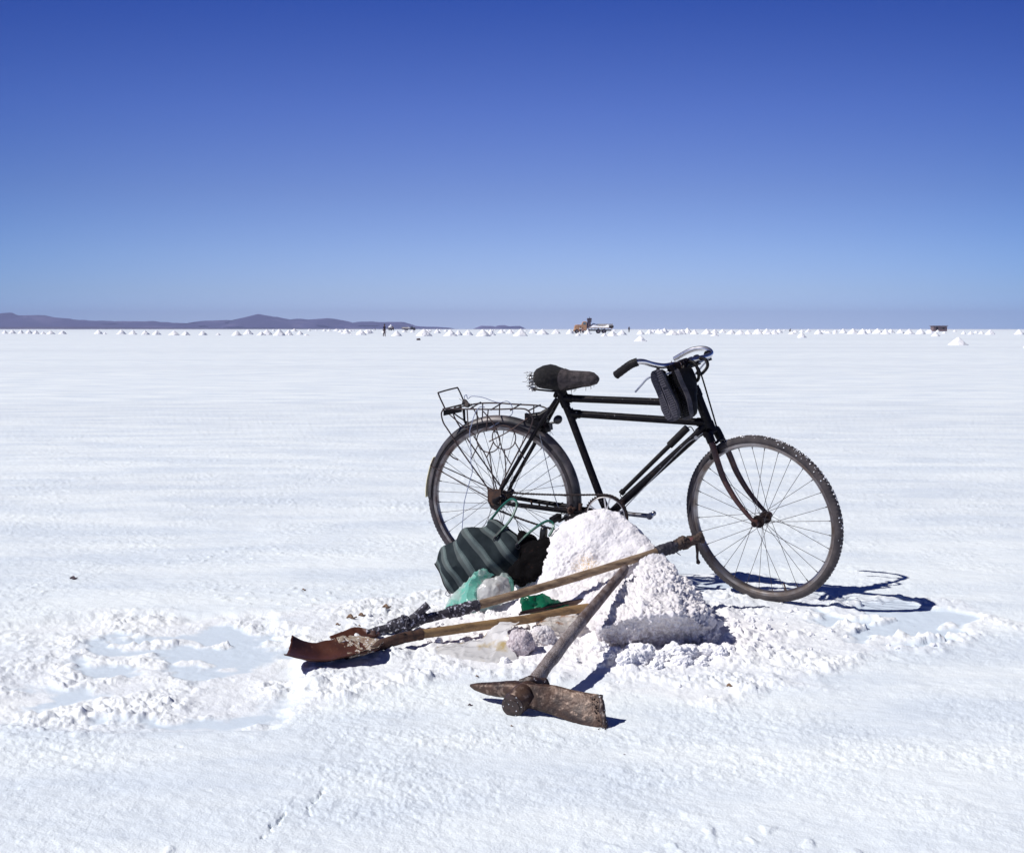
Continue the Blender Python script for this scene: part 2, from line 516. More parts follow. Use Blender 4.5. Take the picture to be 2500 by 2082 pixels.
class MB:
    """collects world-space geometry for one mesh object"""

    def __init__(self):
        self.v = []
        self.f = []
        self.band = None

    def add(self, vs, fs):
        b = len(self.v)
        self.v += [tuple(float(c) for c in p) for p in vs]
        self.f += [tuple(b + i for i in f) for f in fs]
        return b

    def tube(self, P, r, seg=10, closed=False, caps=True, flat=None):
        P = [np.asarray(p, float) for p in P]
        m = len(P)
        rr = r if hasattr(r, '__len__') else [r] * m
        T = []
        for i in range(m):
            if closed:
                T.append(unit(P[(i + 1) % m] - P[i - 1]))
            else:
                T.append(unit(P[min(i + 1, m - 1)] - P[max(i - 1, 0)]))
        ref = np.array([0, 0, 1.0]) if abs(T[0][2]) < 0.9 else np.array([0, 1.0, 0])
        if flat is not None:
            ref = np.asarray(flat[0], float)
        N = unit(ref - T[0] * (ref @ T[0]))
        rings = []
        for i in range(m):
            if flat is None:
                N = unit(N - T[i] * (N @ T[i]))
            else:
                N = unit(ref - T[i] * (ref @ T[i]))
            Bn = np.cross(T[i], N)
            ring = []
            for k in range(seg):
                a = 2 * PI * k / seg
                fy = flat[1] if flat is not None else 1.0
                ring.append(P[i] + rr[i] * (math.cos(a) * N * fy + math.sin(a) * Bn))
            rings.append(ring)
        self.loft(rings, closed, caps)

    def loft(self, rings, closed=False, caps=True, wrap=True):
        seg = len(rings[0])
        vs = [p for r_ in rings for p in r_]
        m = len(rings)
        fs = []
        for i in range(m if closed else m - 1):
            j = (i + 1) % m
            for k in range(seg if wrap else seg - 1):
                l = (k + 1) % seg
                fs.append((i * seg + k, i * seg + l, j * seg + l, j * seg + k))
        if caps and not closed and wrap:
            fs.append(tuple(range(seg))[::-1])
            fs.append(tuple((m - 1) * seg + k for k in range(seg)))
        self.add(vs, fs)

    def cyl(self, a, b, r, r2=None, seg=16):
        self.tube([a, b], [r, r if r2 is None else r2], seg)

    def box(self, c, ex, ey, ez):
        c, ex, ey, ez = [np.asarray(q, float) for q in (c, ex, ey, ez)]
        vs = [c + sx * ex + sy * ey + sz * ez for sx in (-1, 1) for sy in (-1, 1) for sz in (-1, 1)]
        self.add(vs, [(0, 1, 3, 2), (4, 6, 7, 5), (0, 4, 5, 1), (2, 3, 7, 6), (0, 2, 6, 4), (1, 5, 7, 3)])

    def abox(self, x0, x1, y0, y1, z0, z1):
        self.box(((x0 + x1) / 2, (y0 + y1) / 2, (z0 + z1) / 2), ((x1 - x0) / 2, 0, 0), (0, (y1 - y0) / 2, 0), (0, 0, (z1 - z0) / 2))

    def ball(self, c, r, amp=0.0, sc=1.0, sub=2, ax=None, seed=0.0):
        bm = bmesh.new()
        bmesh.ops.create_icosphere(bm, subdivisions=sub, radius=1.0)
        c = np.asarray(c, float)
        rad = np.asarray(r if hasattr(r, '__len__') else (r, r, r), float)
        vs = []
        for v in bm.verts:
            p = np.array(v.co)
            if amp:
                q = Vector(tuple(p * sc)) + Vector((seed, seed * 1.7, -seed))
                d = mn.fractal(q, 0.9, 2.1, 4)
                p = p * (1 + amp * d)
            p = p * rad
            if ax is not None:
                p = ax[0] * p[0] + ax[1] * p[1] + ax[2] * p[2]
            vs.append(c + p)
        fs = [tuple(v.index for v in f.verts) for f in bm.faces]
        bm.free()
        self.add(vs, fs)

    def grid(self, f, nu, nv, close_v=False):
        vs = [f(i / (nu - 1), j / (nv - 1)) for i in range(nu) for j in range(nv)]
        fs = [(i * nv + j, i * nv + j + 1, (i + 1) * nv + j + 1, (i + 1) * nv + j) for i in range(nu - 1) for j in range(nv - 1)]
        self.add(vs, fs)

    def build(self, name, material, parent=None, smooth=True, bevel=0.0, loc=None, solid=0.0, local=False):
        me = bpy.data.meshes.new(name)
        off = np.zeros(3)
        o = bpy.data.objects.new(name, me)
        if parent is not None and not local:
            p = parent
            while p is not None:
                off = off + np.array(p.location)
                p = p.parent
        elif loc is not None:
            off = np.array(loc, float)
            o.location = loc
        vs = [(a - off[0], b - off[1], c - off[2]) for a, b, c in self.v] if not local else self.v
        me.from_pydata(vs, [], self.f)
        me.materials.append(material)
        if smooth:
            me.polygons.foreach_set('use_smooth', [True] * len(me.polygons))
            if hasattr(me, 'set_sharp_from_angle'):
                me.set_sharp_from_angle(angle=R(42))
        bm = bmesh.new()
        bm.from_mesh(me)
        bmesh.ops.recalc_face_normals(bm, faces=bm.faces)
        bm.to_mesh(me)
        bm.free()
        if self.band is not None:
            at = me.attributes.new('band', 'FLOAT', 'POINT')
            at.data.foreach_set('value', np.array(self.band, np.float32))
        COL.objects.link(o)
        if parent is not None:
            o.parent = parent
        if solid:
            md = o.modifiers.new('thickness', 'SOLIDIFY')
            md.thickness = solid
        if bevel:
            md = o.modifiers.new('bevel', 'BEVEL')
            md.width = bevel
            md.segments = 2
            md.limit_method = 'ANGLE'
        return o


def perlin2(x, y, seed=0):
    rs = np.random.RandomState(seed)
    perm = rs.permutation(256).astype(np.int32)
    ang = rs.rand(256).astype(np.float32) * 2 * PI
    gx, gy = np.cos(ang), np.sin(ang)
    xi, yi = np.floor(x).astype(np.int32), np.floor(y).astype(np.int32)
    xf, yf = (x - xi).astype(np.float32), (y - yi).astype(np.float32)
    u = xf * xf * xf * (xf * (xf * 6 - 15) + 10)
    v = yf * yf * yf * (yf * (yf * 6 - 15) + 10)

    def g(i, j, dx, dy):
        h = perm[(perm[(xi + i) & 255] + yi + j) & 255]
        return gx[h] * dx + gy[h] * dy
    a = g(0, 0, xf, yf)
    b = g(1, 0, xf - 1, yf)
    c = g(0, 1, xf, yf - 1)
    d = g(1, 1, xf - 1, yf - 1)
    return (a + u * (b - a)) * (1 - v) + (c + u * (d - c)) * v


def sstep(a, b, x):
    t = np.clip((x - a) / (b - a), 0, 1)
    return t * t * (3 - 2 * t)


def poly_sdf(x, y, P):
    """signed distance to polygon, negative inside"""
    P = np.array(P, float)
    n = len(P)
    d = np.full(x.shape, 1e9)
    ins = np.zeros(x.shape, bool)
    for i in range(n):
        a, b = P[i], P[(i + 1) % n]
        ex, ey = b - a
        wx, wy = x - a[0], y - a[1]
        t = np.clip((wx * ex + wy * ey) / (ex * ex + ey * ey), 0, 1)
        d = np.minimum(d, (wx - ex * t) ** 2 + (wy - ey * t) ** 2)
        c = ((a[1] <= y) & (b[1] > y)) | ((b[1] <= y) & (a[1] > y))
        xc = a[0] + (y - a[1]) / (b[1] - a[1] + 1e-12) * ex
        ins ^= c & (x < xc)
    d = np.sqrt(d)
    return np.where(ins, -d, d)


# ------------------------------------------------------------------ ground
POOLS = [
    [(-1.58, 4.66), (-1.44, 4.77), (-1.06, 4.86), (-0.94, 4.79), (-0.80, 4.63), (-0.80, 4.51), (-0.83, 4.26), (-0.95, 4.08), (-1.05, 4.08), (-1.17, 4.34), (-1.33, 4.40), (-1.51, 4.54)],
    [(-1.57, 4.29), (-1.47, 4.41), (-1.25, 4.29), (-1.24, 4.14), (-1.31, 4.13), (-1.42, 4.18)],
    [(-1.48, 3.85), (-1.48, 4.06), (-1.31, 4.11), (-1.29, 3.99), (-1.40, 3.79)],
    [(-1.23, 3.71), (-1.13, 3.75), (-0.82, 3.73), (-0.69, 3.94), (-0.66, 3.81), (-0.69, 3.63), (-0.85, 3.57), (-1.10, 3.62)],
    [(0.81, 5.80), (0.98, 5.75), (1.14, 5.52), (0.78, 5.48)],
    [(1.20, 5.11), (1.37, 5.35), (1.71, 5.23), (1.81, 4.97), (1.59, 4.63), (1.29, 4.51), (1.18, 4.83)],
]
PIT = [(-2.10, 4.75), (-1.60, 5.06), (-0.97, 5.05), (-0.78, 4.68), (-0.66, 3.90), (-0.66, 3.58), (-1.09, 3.57), (-1.46, 3.66), (-2.2, 3.72)]
ROUGH = [
    [(-1.0, 4.9), (-0.75, 5.2), (-0.3, 5.5), (0.3, 5.9), (1.0, 5.9), (1.35, 5.35), (1.75, 5.3), (1.9, 4.9), (1.6, 4.55), (1.25, 4.40), (0.95, 4.05), (0.62, 3.82), (0.35, 3.95), (0.0, 4.12),
     (-0.3, 4.05), (-0.62, 3.75), (-0.75, 4.3)],
    PIT,
]


CRACKS = [([(-.456, 3.10), (-.466, 3.00), (-.467, 2.925)], .010), ([(-.515, 2.925), (-.53, 2.851), (-.544, 2.78)], .010), ([(-.895, 3.421), (-.885, 3.42)], .014), ([(-.739, 3.079), (-.732, 3.075)], .014),
          ([(-.574, 2.937), (-.565, 2.93)], .008), ([(-.846, 3.853), (-.82, 3.85)], .02), ([(-1.2, 3.1), (-1.21, 3.09)], .008)]


def ground_fields(x, y):
    r = np.hypot(x, y)
    sel = (np.abs(x) < 3.2) & (y > 3.0) & (y < 6.6)
    out = [np.zeros_like(x) for _ in range(6)]
    if sel.any():
        for o_, v_ in zip(out, near_fields(x[sel], y[sel])):
            o_[sel] = v_
    return (r, *out)


def near_fields(x, y):
    wob = perlin2(x * 6, y * 6, 5) * 0.10 + perlin2(x * 19, y * 19, 6) * 0.045
    wet = np.zeros_like(x)
    for P in POOLS:
        sd = poly_sdf(x, y, P)
        wet = np.maximum(wet, sstep(0.03, -0.05, sd + wob * 1.5))
    isl = sstep(0.16, 0.30, perlin2(x * 4.2 + 7, y * 5.5, 9) + 0.5 * perlin2(x * 13, y * 15, 10))
    wet = wet * (1 - isl)
    rough = np.zeros_like(x)
    for P in ROUGH:
        rough = np.maximum(rough, sstep(0.10, -0.10, poly_sdf(x, y, P) + wob * 1.5))
    rough = rough * sstep(-2.3, -1.35, x + wob * 2)
    pit = sstep(0.05, -0.03, poly_sdf(x, y, PIT) + wob * 0.35)
    # distance from the heap
    near = sstep(0.75, 0.25, np.hypot((x - 0.30) / 1.15, (y - 4.75)))
    loose = np.clip(near * 1.0 + rough * 0.35 * (1 - wet), 0, 1)
    dirt = sstep(0.28, 0.05, np.hypot((x + 0.42) / 1.6, (y - 5.05) / 1.0)) * 0.9
    dirt = np.maximum(dirt, sstep(0.14, 0.03, np.hypot(x - 0.0, (y - 3.88))) * 0.8)
    dirt = np.maximum(dirt, rough * 0.12)
    return wet, rough, pit, loose, near, dirt


def ground_height(x, y, full=False):
    x = np.asarray(x, float)
    y = np.asarray(y, float)
    r, wet, rough, pit, loose, near, dirt = ground_fields(x, y)
    f = sstep(30, 9, r)
    h = 0.010 * perlin2(x * 0.9, y * 0.9, 1) * sstep(60, 20, r)
    c, s = math.cos(0.42), math.sin(0.42)
    xr, yr = x * c - y * s, x * s + y * c
    # wind-combed crust, long in one direction
    rip = perlin2(xr * 9, yr * 21, 2) * 0.0022 + perlin2(xr * 24, yr * 60, 3) * 0.0018 + perlin2(x * 4.5, y * 4.5, 31) * 0.004
    patch = 0.55 + 0.9 * sstep(-0.25, 0.35, perlin2(x * 1.6, y * 1.3, 12))
    gr = (perlin2(x * 118, y * 118, 4) * 0.0022 + perlin2(x * 56, y * 60, 17) * 0.0024 + perlin2(x * 27, y * 31, 14) * 0.0020 + np.abs(perlin2(x * 13, y * 12, 34)) * 0.004) * patch * sstep(-.6, .3, perlin2(x * 2.3, y * 3.5, 51))
    bumps = sstep(0.22, 0.5, perlin2(x * 24, y * 22, 21)) * 0.006 * sstep(0.0, 0.35, perlin2(x * 1.1 + 3, y * 1.4, 22))
    l1 = np.abs(perlin2(x * 9, y * 9, 7))
    l2 = np.abs(perlin2(x * 21, y * 21, 8))
    l3 = np.abs(perlin2(x * 48, y * 48, 15))
    l4 = np.abs(perlin2(x * 100, y * 100, 16))
    lump = (l1 * 0.028 + l2 * 0.024 + l3 * 0.016 + l4 * .008)
    amp = rough * (0.15 + 0.85 * sstep(-.30, .35, perlin2(x * 3.1, y * 3.6, 41) + .5 * perlin2(x * 8, y * 9, 42)) + 0.35 * near) * (1 - 0.88 * wet)
    h = h + f * ((rip + gr + bumps) * (1 - 0.75 * wet) + lump * amp)
    for P_, dep in CRACKS:
        for (ax, ay), (bx, by) in zip(P_[:-1], P_[1:]):
            m_ = (np.abs(x - ax) < .3) & (np.abs(y - ay) < .3)
            if m_.any():
                X_, Y_ = x[m_] + perlin2(x[m_] * 40, y[m_] * 40, 61) * .022, y[m_]
                t = np.clip(((X_ - ax) * (bx - ax) + (Y_ - ay) * (by - ay)) / ((bx - ax) ** 2 + (by - ay) ** 2 + 1e-9), 0, 1)
                d = np.hypot(X_ - ax - t * (bx - ax), Y_ - ay - t * (by - ay))
                h[m_] -= dep * .8 * sstep(.008, .0, d) * sstep(-.35, .2, perlin2(X_ * 30, Y_ * 30, 63))
    h = h - 0.018 * pit - 0.008 * wet * (1 - pit) + 0.012 * near
    if full:
        return h, wet, loose, dirt
    return h


GX, GY = np.meshgrid(np.arange(-2.4, 2.4, .008), np.arange(3.0, 6.6, .008))
GH = ground_height(GX, GY)


def gh(x, y):
    i = int(round((y - 3.0) / .008))
    j = int(round((x + 2.4) / .008))
    return float(GH[min(max(i, 0), GH.shape[0] - 1), min(max(j, 0), GH.shape[1] - 1)])


def build_ground():
    rad = [0.15, 0.5, 1.0, 1.6]
    r_ = 1.9
    while r_ < 7700:
        rad.append(r_)
        k = 0.0024 if 2.3 < r_ < 7.5 else (0.0045 if r_ < 14 else (0.012 if r_ < 60 else 0.08))
        r_ *= 1 + k
    rad.append(8150)
    a = list(np.arange(-30, 30.01, 0.055))
    a = np.radians(np.array(list(np.linspace(-180, -30, 75, endpoint=False)) + a + list(np.linspace(30.5, 180, 74, endpoint=False))))
    rad = np.array(rad)
    A, Rr = np.meshgrid(a, rad)
    X = Rr * np.sin(A)
    Y = Rr * np.cos(A)
    H = np.zeros_like(X)
    wet, loose, dirt = np.zeros_like(X), np.zeros_like(X), np.zeros_like(X)
    nf = int(np.searchsorted(rad, 70))
    H[:nf], wet[:nf], loose[:nf], dirt[:nf] = ground_height(X[:nf], Y[:nf], True)
    nr, na = X.shape
    co = np.stack([X, Y, H], -1).astype(np.float32).reshape(-1, 3)
    i = np.arange(nr - 1)[:, None]
    j = np.arange(na)[None, :]
    j2 = (j + 1) % na
    q = np.stack([i * na + j, i * na + j2, (i + 1) * na + j2, (i + 1) * na + j], -1).reshape(-1, 4)
    # winding so normals face up
    q = q[:, ::-1]
    me = bpy.data.meshes.new('ground')
    me.vertices.add(len(co))
    me.vertices.foreach_set('co', co.ravel())
    me.loops.add(q.size)
    me.loops.foreach_set('vertex_index', q.ravel().astype(np.int32))
    me.polygons.add(len(q))
    me.polygons.foreach_set('loop_start', (np.arange(len(q)) * 4).astype(np.int32))
    me.polygons.foreach_set('use_smooth', np.ones(len(q), bool))
    me.update(calc_edges=True)
    for nm, arr in (('wet', wet), ('loose', loose), ('dirt', dirt)):
        at = me.attributes.new(nm, 'FLOAT', 'POINT')
        at.data.foreach_set('value', arr.astype(np.float32).ravel())
    me.materials.append(M['salt_flat'])
    o = bpy.data.objects.new('ground', me)
    COL.objects.link(o)
    o['kind'] = 'structure'
    if me.polygons[len(q) // 2].normal.z < 0:
        me.flip_normals()


build_ground()


# ------------------------------------------------------------------ far hills and foreshore
def px2xz(px, py, Y):
    """bearing and height of a far skyline point measured in degrees on the photograph, as metres at range Y"""
    t = (px - 1250) / 3200.0
    e = (803.5 - py) / 3200.0
    return t * Y, CAM_H + e * Y


def hill_range(name, prof, Y, depth, material, seed):
    prof = sorted(prof)
    xs = np.array([px2xz(a, b, Y)[0] for a, b in prof])
    zs = np.array([px2xz(a, b, Y)[1] for a, b in prof])
    mb = MB()
    n = 260
    X = np.linspace(xs[0], xs[-1], n)
    Z = np.interp(X, xs, zs)
    rows = 15
    rings = []
    for k in range(rows):
        t = k / (rows - 1)
        prf = math.sin(min(1.0, t / 0.6) * PI / 2) if t < 0.6 else math.cos((t - 0.6) / 0.4 * PI / 2)
        row = []
        for i in range(n):
            e = mn.fractal(Vector((X[i] / 260, t * 5 + seed, seed)), 0.9, 2.1, 5)
            z = Z[i] * prf * (1 + (0.35 * e if 0 < t < 0.55 else 0.0))
            row.append((X[i] + 60 * e * (1 - abs(t - .6)), Y + depth * (t - 0.6) + 0.18 * depth * e * (0 < t < 0.55), max(z, -2) if 0 < t < 1 else -3))
        rings.append(row)
    mb.loft(rings, wrap=False, caps=False)
    o = mb.build(name, material)
    o['kind'] = 'structure'
    return o


H1 = [(-420, 780), (-300, 772), (-160, 768), (-60, 764), (0, 765.7), (30, 766.6), (51, 771), (103, 770), (129, 775), (154, 777), (189, 783.7), (223, 784.6), (274, 786), (369, 786), (429, 789), (467, 790), (506, 783.7),
      (574, 783), (600, 776.4), (632, 768.7), (660, 773.4), (686, 775), (707, 781.6), (733, 778.6), (754, 781.6), (801, 777.4), (836, 784), (857, 790), (879, 786), (941, 787), (980, 788), (1006, 795.7),
      (1023, 798), (1057, 799.5), (1100, 803)]
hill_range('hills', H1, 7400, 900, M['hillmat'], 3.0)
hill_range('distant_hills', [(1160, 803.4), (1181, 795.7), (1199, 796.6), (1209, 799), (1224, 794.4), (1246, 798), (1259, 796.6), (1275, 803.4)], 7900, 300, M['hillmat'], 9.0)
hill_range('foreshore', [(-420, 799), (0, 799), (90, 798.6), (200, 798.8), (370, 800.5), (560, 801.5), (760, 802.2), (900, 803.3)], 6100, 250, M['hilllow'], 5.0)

# air between here and the hills
HAZE = 1.2e-4
mb = MB()
mb.abox(-8300, 8300, -8300, 8300, -4.2, 110)
hz = mb.build('haze', M['stone'], smooth=False)
hz['kind'] = 'stuff'
hm = bpy.data.materials.new('thin air')
hm.use_nodes = True
hm.node_tree.nodes.clear()
ho = hm.node_tree.nodes.new('ShaderNodeOutputMaterial')
hv = hm.node_tree.nodes.new('ShaderNodeVolumePrincipled')
hv.inputs['Color'].default_value = (0.56, 0.63, 1.0, 1)
hv.inputs['Density'].default_value = HAZE
hm.node_tree.links.new(hv.outputs[0], ho.inputs['Volume'])
hz.data.materials.clear()
hz.data.materials.append(hm)

# ------------------------------------------------------------------ salt heaps on the horizon
HEAPS1 = [(35, 175, 22, 36), (78, 175, 25, 45), (128, 175, 25, 35), (172, 175, 26, 40), (212, 177, 24, 38), (253, 177, 16, 30), (297, 178, 23, 45), (363, 178, 23, 48), (567, 177, 27, 48), (603, 179, 13, 25),
          (697, 179, 32, 54), (763, 180, 28, 50), (833, 181, 28, 50), (897, 182, 30, 50), (997, 184, 30, 60), (1063, 184, 28, 50), (1160, 184, 28, 50), (1247, 184, 14, 30), (1352, 186, 32, 66), (1417, 180, 34, 58),
          (1492, 185, 25, 50), (1525, 182, 36, 60), (1595, 186, 42, 68), (1648, 184, 35, 50), (1712, 181, 25, 40), (1748, 186, 12, 35), (1680, 162, 18, 35), (1562, 160, 12, 20), (1765, 160, 15, 20), (1805, 158, 10, 14),
          (1850, 160, 14, 22), (1883, 162, 12, 16), (1920, 160, 14, 40), (1975, 176, 30, 50), (2003, 180, 8, 14), (2060, 182, 32, 60), (2095, 175, 28, 40)]
HEAPS2 = [(10, 162, 15, 20), (60, 160, 12, 18), (105, 175, 30, 50), (190, 180, 32, 60), (240, 172, 25, 44), (395, 188, 35, 66), (550, 189, 46, 88), (625, 172, 28, 40), (700, 188, 42, 76), (745, 185, 34, 44), (800, 184, 35, 60),
          (885, 190, 45, 80), (930, 185, 40, 55), (990, 172, 25, 50), (1040, 175, 28, 50), (1100, 188, 46, 84), (1170, 172, 25, 45), (1225, 180, 36, 66), (1300, 176, 30, 55), (1380, 176, 30, 50), (1425, 187, 20, 34),
          (1448, 172, 24, 40), (1480, 178, 30, 44), (1575, 190, 22, 36), (1620, 188, 35, 60), (1675, 182, 32, 56), (1780, 219, 37, 82), (1780, 180, 28, 50), (1830, 176, 28, 48), (1900, 175, 28, 55), (1960, 182, 32, 70),
          (2000, 180, 30, 50), (2050, 176, 30, 50)]
HEAPS3 = [(15, 172, 28, 40), (50, 170, 30, 46), (100, 182, 28, 66), (150, 178, 32, 56), (180, 168, 30, 50), (220, 178, 30, 50), (290, 178, 34, 64), (335, 188, 24, 46), (335, 172, 26, 44), (380, 170, 24, 40), (430, 178, 28, 55),
          (480, 180, 30, 60), (525, 178, 26, 48), (580, 178, 34, 60), (630, 178, 36, 60), (675, 178, 30, 44), (700, 170, 24, 40), (775, 178, 16, 44), (830, 198, 36, 50), (868, 162, 16, 30), (925, 178, 30, 55), (980, 174, 16, 40),
          (1020, 176, 16, 30), (1065, 172, 30, 44), (1120, 176, 34, 64), (1175, 178, 36, 64), (1215, 172, 26, 40), (1260, 175, 34, 60), (1305, 178, 34, 50), (1335, 172, 26, 44), (1390, 174, 28, 44), (1440, 178, 34, 60),
          (1505, 178, 34, 56), (1560, 175, 26, 44), (1590, 190, 26, 50), (1640, 175, 14, 30), (1720, 240, 52, 104), (1750, 178, 20, 30), (1790, 180, 20, 34), (1820, 172, 16, 26), (1850, 176, 18, 30), (1900, 180, 32, 56),
          (2065, 180, 34, 56), (2118, 255, 30, 62)]
heap_meshes = []
for k in range(8):
    mb = MB()
    rings = []
    for i in range(17):
        t = i / 16
        row = []
        for j in range(34):
            a = 2 * PI * j / 34
            q = Vector((math.cos(a) * t * 2.2, math.sin(a) * t * 2.2, k * 5.3))
            e = mn.fractal(q, 0.8, 2.2, 4)
            rr = t * (1 + 0.16 * e * (t > 0.05))
            z = (1 - t) ** (0.92 + 0.06 * (k % 3)) * 1.0 * (1 - 0.05 * math.exp(-(t / 0.12) ** 2)) + 0.07 * e * t
            row.append((rr * math.cos(a), rr * math.sin(a), z if i < 16 else -0.12))
        rings.append(row)
    mb.loft(rings, caps=True)
    me = bpy.data.meshes.new('salt_heap')
    me.from_pydata(mb.v, [], mb.f)
    me.materials.append(M['salt_clean'])
    me.polygons.foreach_set('use_smooth', [k % 2 == 0] * len(me.polygons))
    heap_meshes.append(me)
heap_n = 0


def heap(px, base, hgt, wid, label, group='white salt heaps out on the flat'):
    """a cone of raked salt; px etc are in the survey strip's units, turned to metres"""
    global heap_n
    py = 740 + base / 2.3333
    Y = CAM_H * 3200 / (py - 803.5)
    X = (px - 1250) / 3200 * Y
    hm_ = hgt / 2.3333 * Y / 3200 * 0.95
    wm = wid / 2.3333 * Y / 3200
    o = bpy.data.objects.new('salt_heap', heap_meshes[heap_n % 8])
    heap_n += 1
    COL.objects.link(o)
    o.location = (X, Y, 0)
    o.rotation_euler = (0, 0, random.uniform(0, 6.28))
    o.scale = (wm / 2 * 1.05, wm / 2 * random.uniform(0.9, 1.15), hm_)
    tag(o, label, 'salt heap', group)


SPECIAL = {(2, 1780, 219): 'lone white salt cone standing in front of the rows, above the handlebar grip',
           (3, 1720, 240): 'largest lone white salt cone at the right, below the brick hut',
           (3, 2118, 255): 'white salt heap cut by the right edge of the photo',
           (2, 550, 189): 'large pointed white salt heap just right of the two far trucks',
           (2, 395, 188): 'white salt heap beside the person in dark clothes',
           (2, 1425, 187): 'small white salt heap in front of the mustard truck cab',
           (3, 830, 198): 'white salt heap with a ragged top standing a little forward of the right hand rows',
           (1, 603, 179): 'tiny low white salt heap beside the first heap right of the row of eight'}
for s_, (HS, x0) in enumerate(((HEAPS1, 0), (HEAPS2, 800), (HEAPS3, 1600)), 1):
    for (a, b, c, d) in HS:
        lab = SPECIAL.get((s_, a, b))
        if lab is None:
            if s_ == 1 and a < 400:
                lab = 'small white salt heap in the even row of eight at the far left'
            elif s_ == 1:
                lab = 'white salt heap in the scattered row below the purple hills'
            elif s_ == 2 and a < 1380:
                lab = 'white salt heap in the crowded rows between the far trucks and the mustard truck'
            elif s_ == 2:
                lab = 'white salt heap in the rows around and right of the mustard truck'
            elif a < 760:
                lab = 'white salt heap in the crowded rows above the handlebars'
            else:
                lab = 'white salt heap in the rows leading to the brick hut'
        heap(x0 + a / 2.3333, b, c, d, lab)
for i in range(70):
    px = random.uniform(830, 2330)
    base = random.uniform(157.5, 169)
    Yq = CAM_H * 3200 / (740 + base / 2.3333 - 803.5)
    hq = random.uniform(0.7, 1.05)
    heap(px, base, hq * 3200 / Yq * 2.3333, hq * 2.0 * 3200 / Yq * 2.3333, 'tiny white salt heap in the farthest rows right on the horizon')


# ------------------------------------------------------------------ people
def skin_body(name, joints, edges, radii, material, parent):
    me = bpy.data.meshes.new(name)
    me.from_pydata(joints, edges, [])
    o = bpy.data.objects.new(name, me)
    COL.objects.link(o)
    o.parent = parent
    me.materials.append(material)
    md = o.modifiers.new('skin', 'SKIN')
    for i, r_ in enumerate(radii):
        me.skin_vertices[0].data[i].radius = r_ if isinstance(r_, tuple) else (r_, r_)
    me.skin_vertices[0].data[0].use_root = True
    md2 = o.modifiers.new('subsurf', 'SUBSURF')
    md2.levels = md2.render_levels = 2
    return o


def person(label, loc, rz, h, top, legs, pose='stand', group=None):
    t = thing('person', label, 'person', loc, group, rz)
    k = h / 1.72
    sp = 0.0 if pose == 'stand' else 0.16
    cr = 0.0
    if pose == 'crouch':
        cr = 0.42
    J = [(0, 0, .95 - cr), (0, -.02 - cr * .3, 1.18 - cr), (0, -.03 - cr * .5, 1.40 - cr), (0, -.04 - cr * .55, 1.52 - cr), (0, -.05 - cr * .6, 1.62 - cr), (0, -.05 - cr * .6, 1.70 - cr),
         (.19, -.02 - cr * .5, 1.38 - cr), (.24, -.02 - cr * .6, 1.12 - cr), (.24, -.10 - cr, .88 - cr * .9), (-.19, -.02 - cr * .5, 1.38 - cr), (-.24, -.02 - cr * .6, 1.12 - cr), (-.23, -.10 - cr, .88 - cr * .9),
         (.10, 0, .90 - cr), (.11, -.03 + sp - cr * .8, .49), (.11, .02 + sp * 1.4, .08), (.12, -.12 + sp * 1.4, .035), (-.10, 0, .90 - cr), (-.11, -.03 - sp - cr * .8, .49), (-.11, .02 - sp * 1.2, .08), (-.12, -.12 - sp * 1.2, .035)]
    J = [tuple(c * k for c in p) for p in J]
    E = [(0, 1), (1, 2), (2, 3), (3, 4), (4, 5), (2, 6), (6, 7), (7, 8), (2, 9), (9, 10), (10, 11), (0, 12), (12, 13), (13, 14), (14, 15), (0, 16), (16, 17), (17, 18), (18, 19)]
    Rd = [.13, .13, .15, .055, .10, .085, .07, .05, .035, .07, .05, .035, .09, .065, .045, .04, .09, .065, .045, .04]
    Rd = [r_ * k for r_ in Rd]
    skin_body('body', J, E, Rd, M['skin'], t)
    sel = [0, 1, 2, 6, 7, 9, 10]
    mp = {a: i for i, a in enumerate(sel)}
    skin_body('jacket', [J[a] for a in sel], [(mp[a], mp[b]) for a, b in E if a in mp and b in mp], [Rd[a] + .03 * k for a in sel], top, t)
    sel = [0, 12, 13, 14, 16, 17, 18]
    mp = {a: i for i, a in enumerate(sel)}
    skin_body('trousers', [J[a] for a in sel], [(mp[a], mp[b]) for a, b in E if a in mp and b in mp], [Rd[a] + .025 * k for a in sel], legs, t)
    hd = MB()
    c = np.array(J[5])
    hd.ball(c + np.array((0, .01, .0)), (.115 * k, .125 * k, .10 * k), sub=2)
    hd.cyl(c + np.array((0, 0, .02)), c + np.array((0, 0, .035)), .17 * k, seg=16)
    hd.build('hat', M['clothdark'], t, local=True)
    return t


def at_px(px, base_py):
    Y = CAM_H * 3200 / (base_py - 803.5)
    return ((px - 1250) / 3200 * Y, Y, 0)


person('person standing in dark top and brown trousers left of the far trucks', at_px(939, 822), 1.2, 1.76, M['clothblue'], M['clothbrown'], 'walk')
person('tiny dark standing person seen far off left of the nearer dark person', at_px(917, 807.4), 0, 1.70, M['clothdark'], M['clothdark'])
person('person in dark clothes standing right of the mustard truck', at_px(1535, 812), 0, 1.80, M['clothdark'], M['clothdark'])
person('person in a white shirt standing by the mustard truck door', at_px(1416.5, 814.8), 0.3, 1.60, M['clothwhite'], M['clothdark'])
person('person in a dusty red shirt bending beside the person in white by the truck', at_px(1423, 815), -0.4, 1.75, M['clothred'], M['clothdark'], 'crouch')
person('person crouched dark and small among the salt heaps above the handlebars', at_px(1926, 811), 1.1, 1.70, M['clothdark'], M['clothdark'], 'crouch')


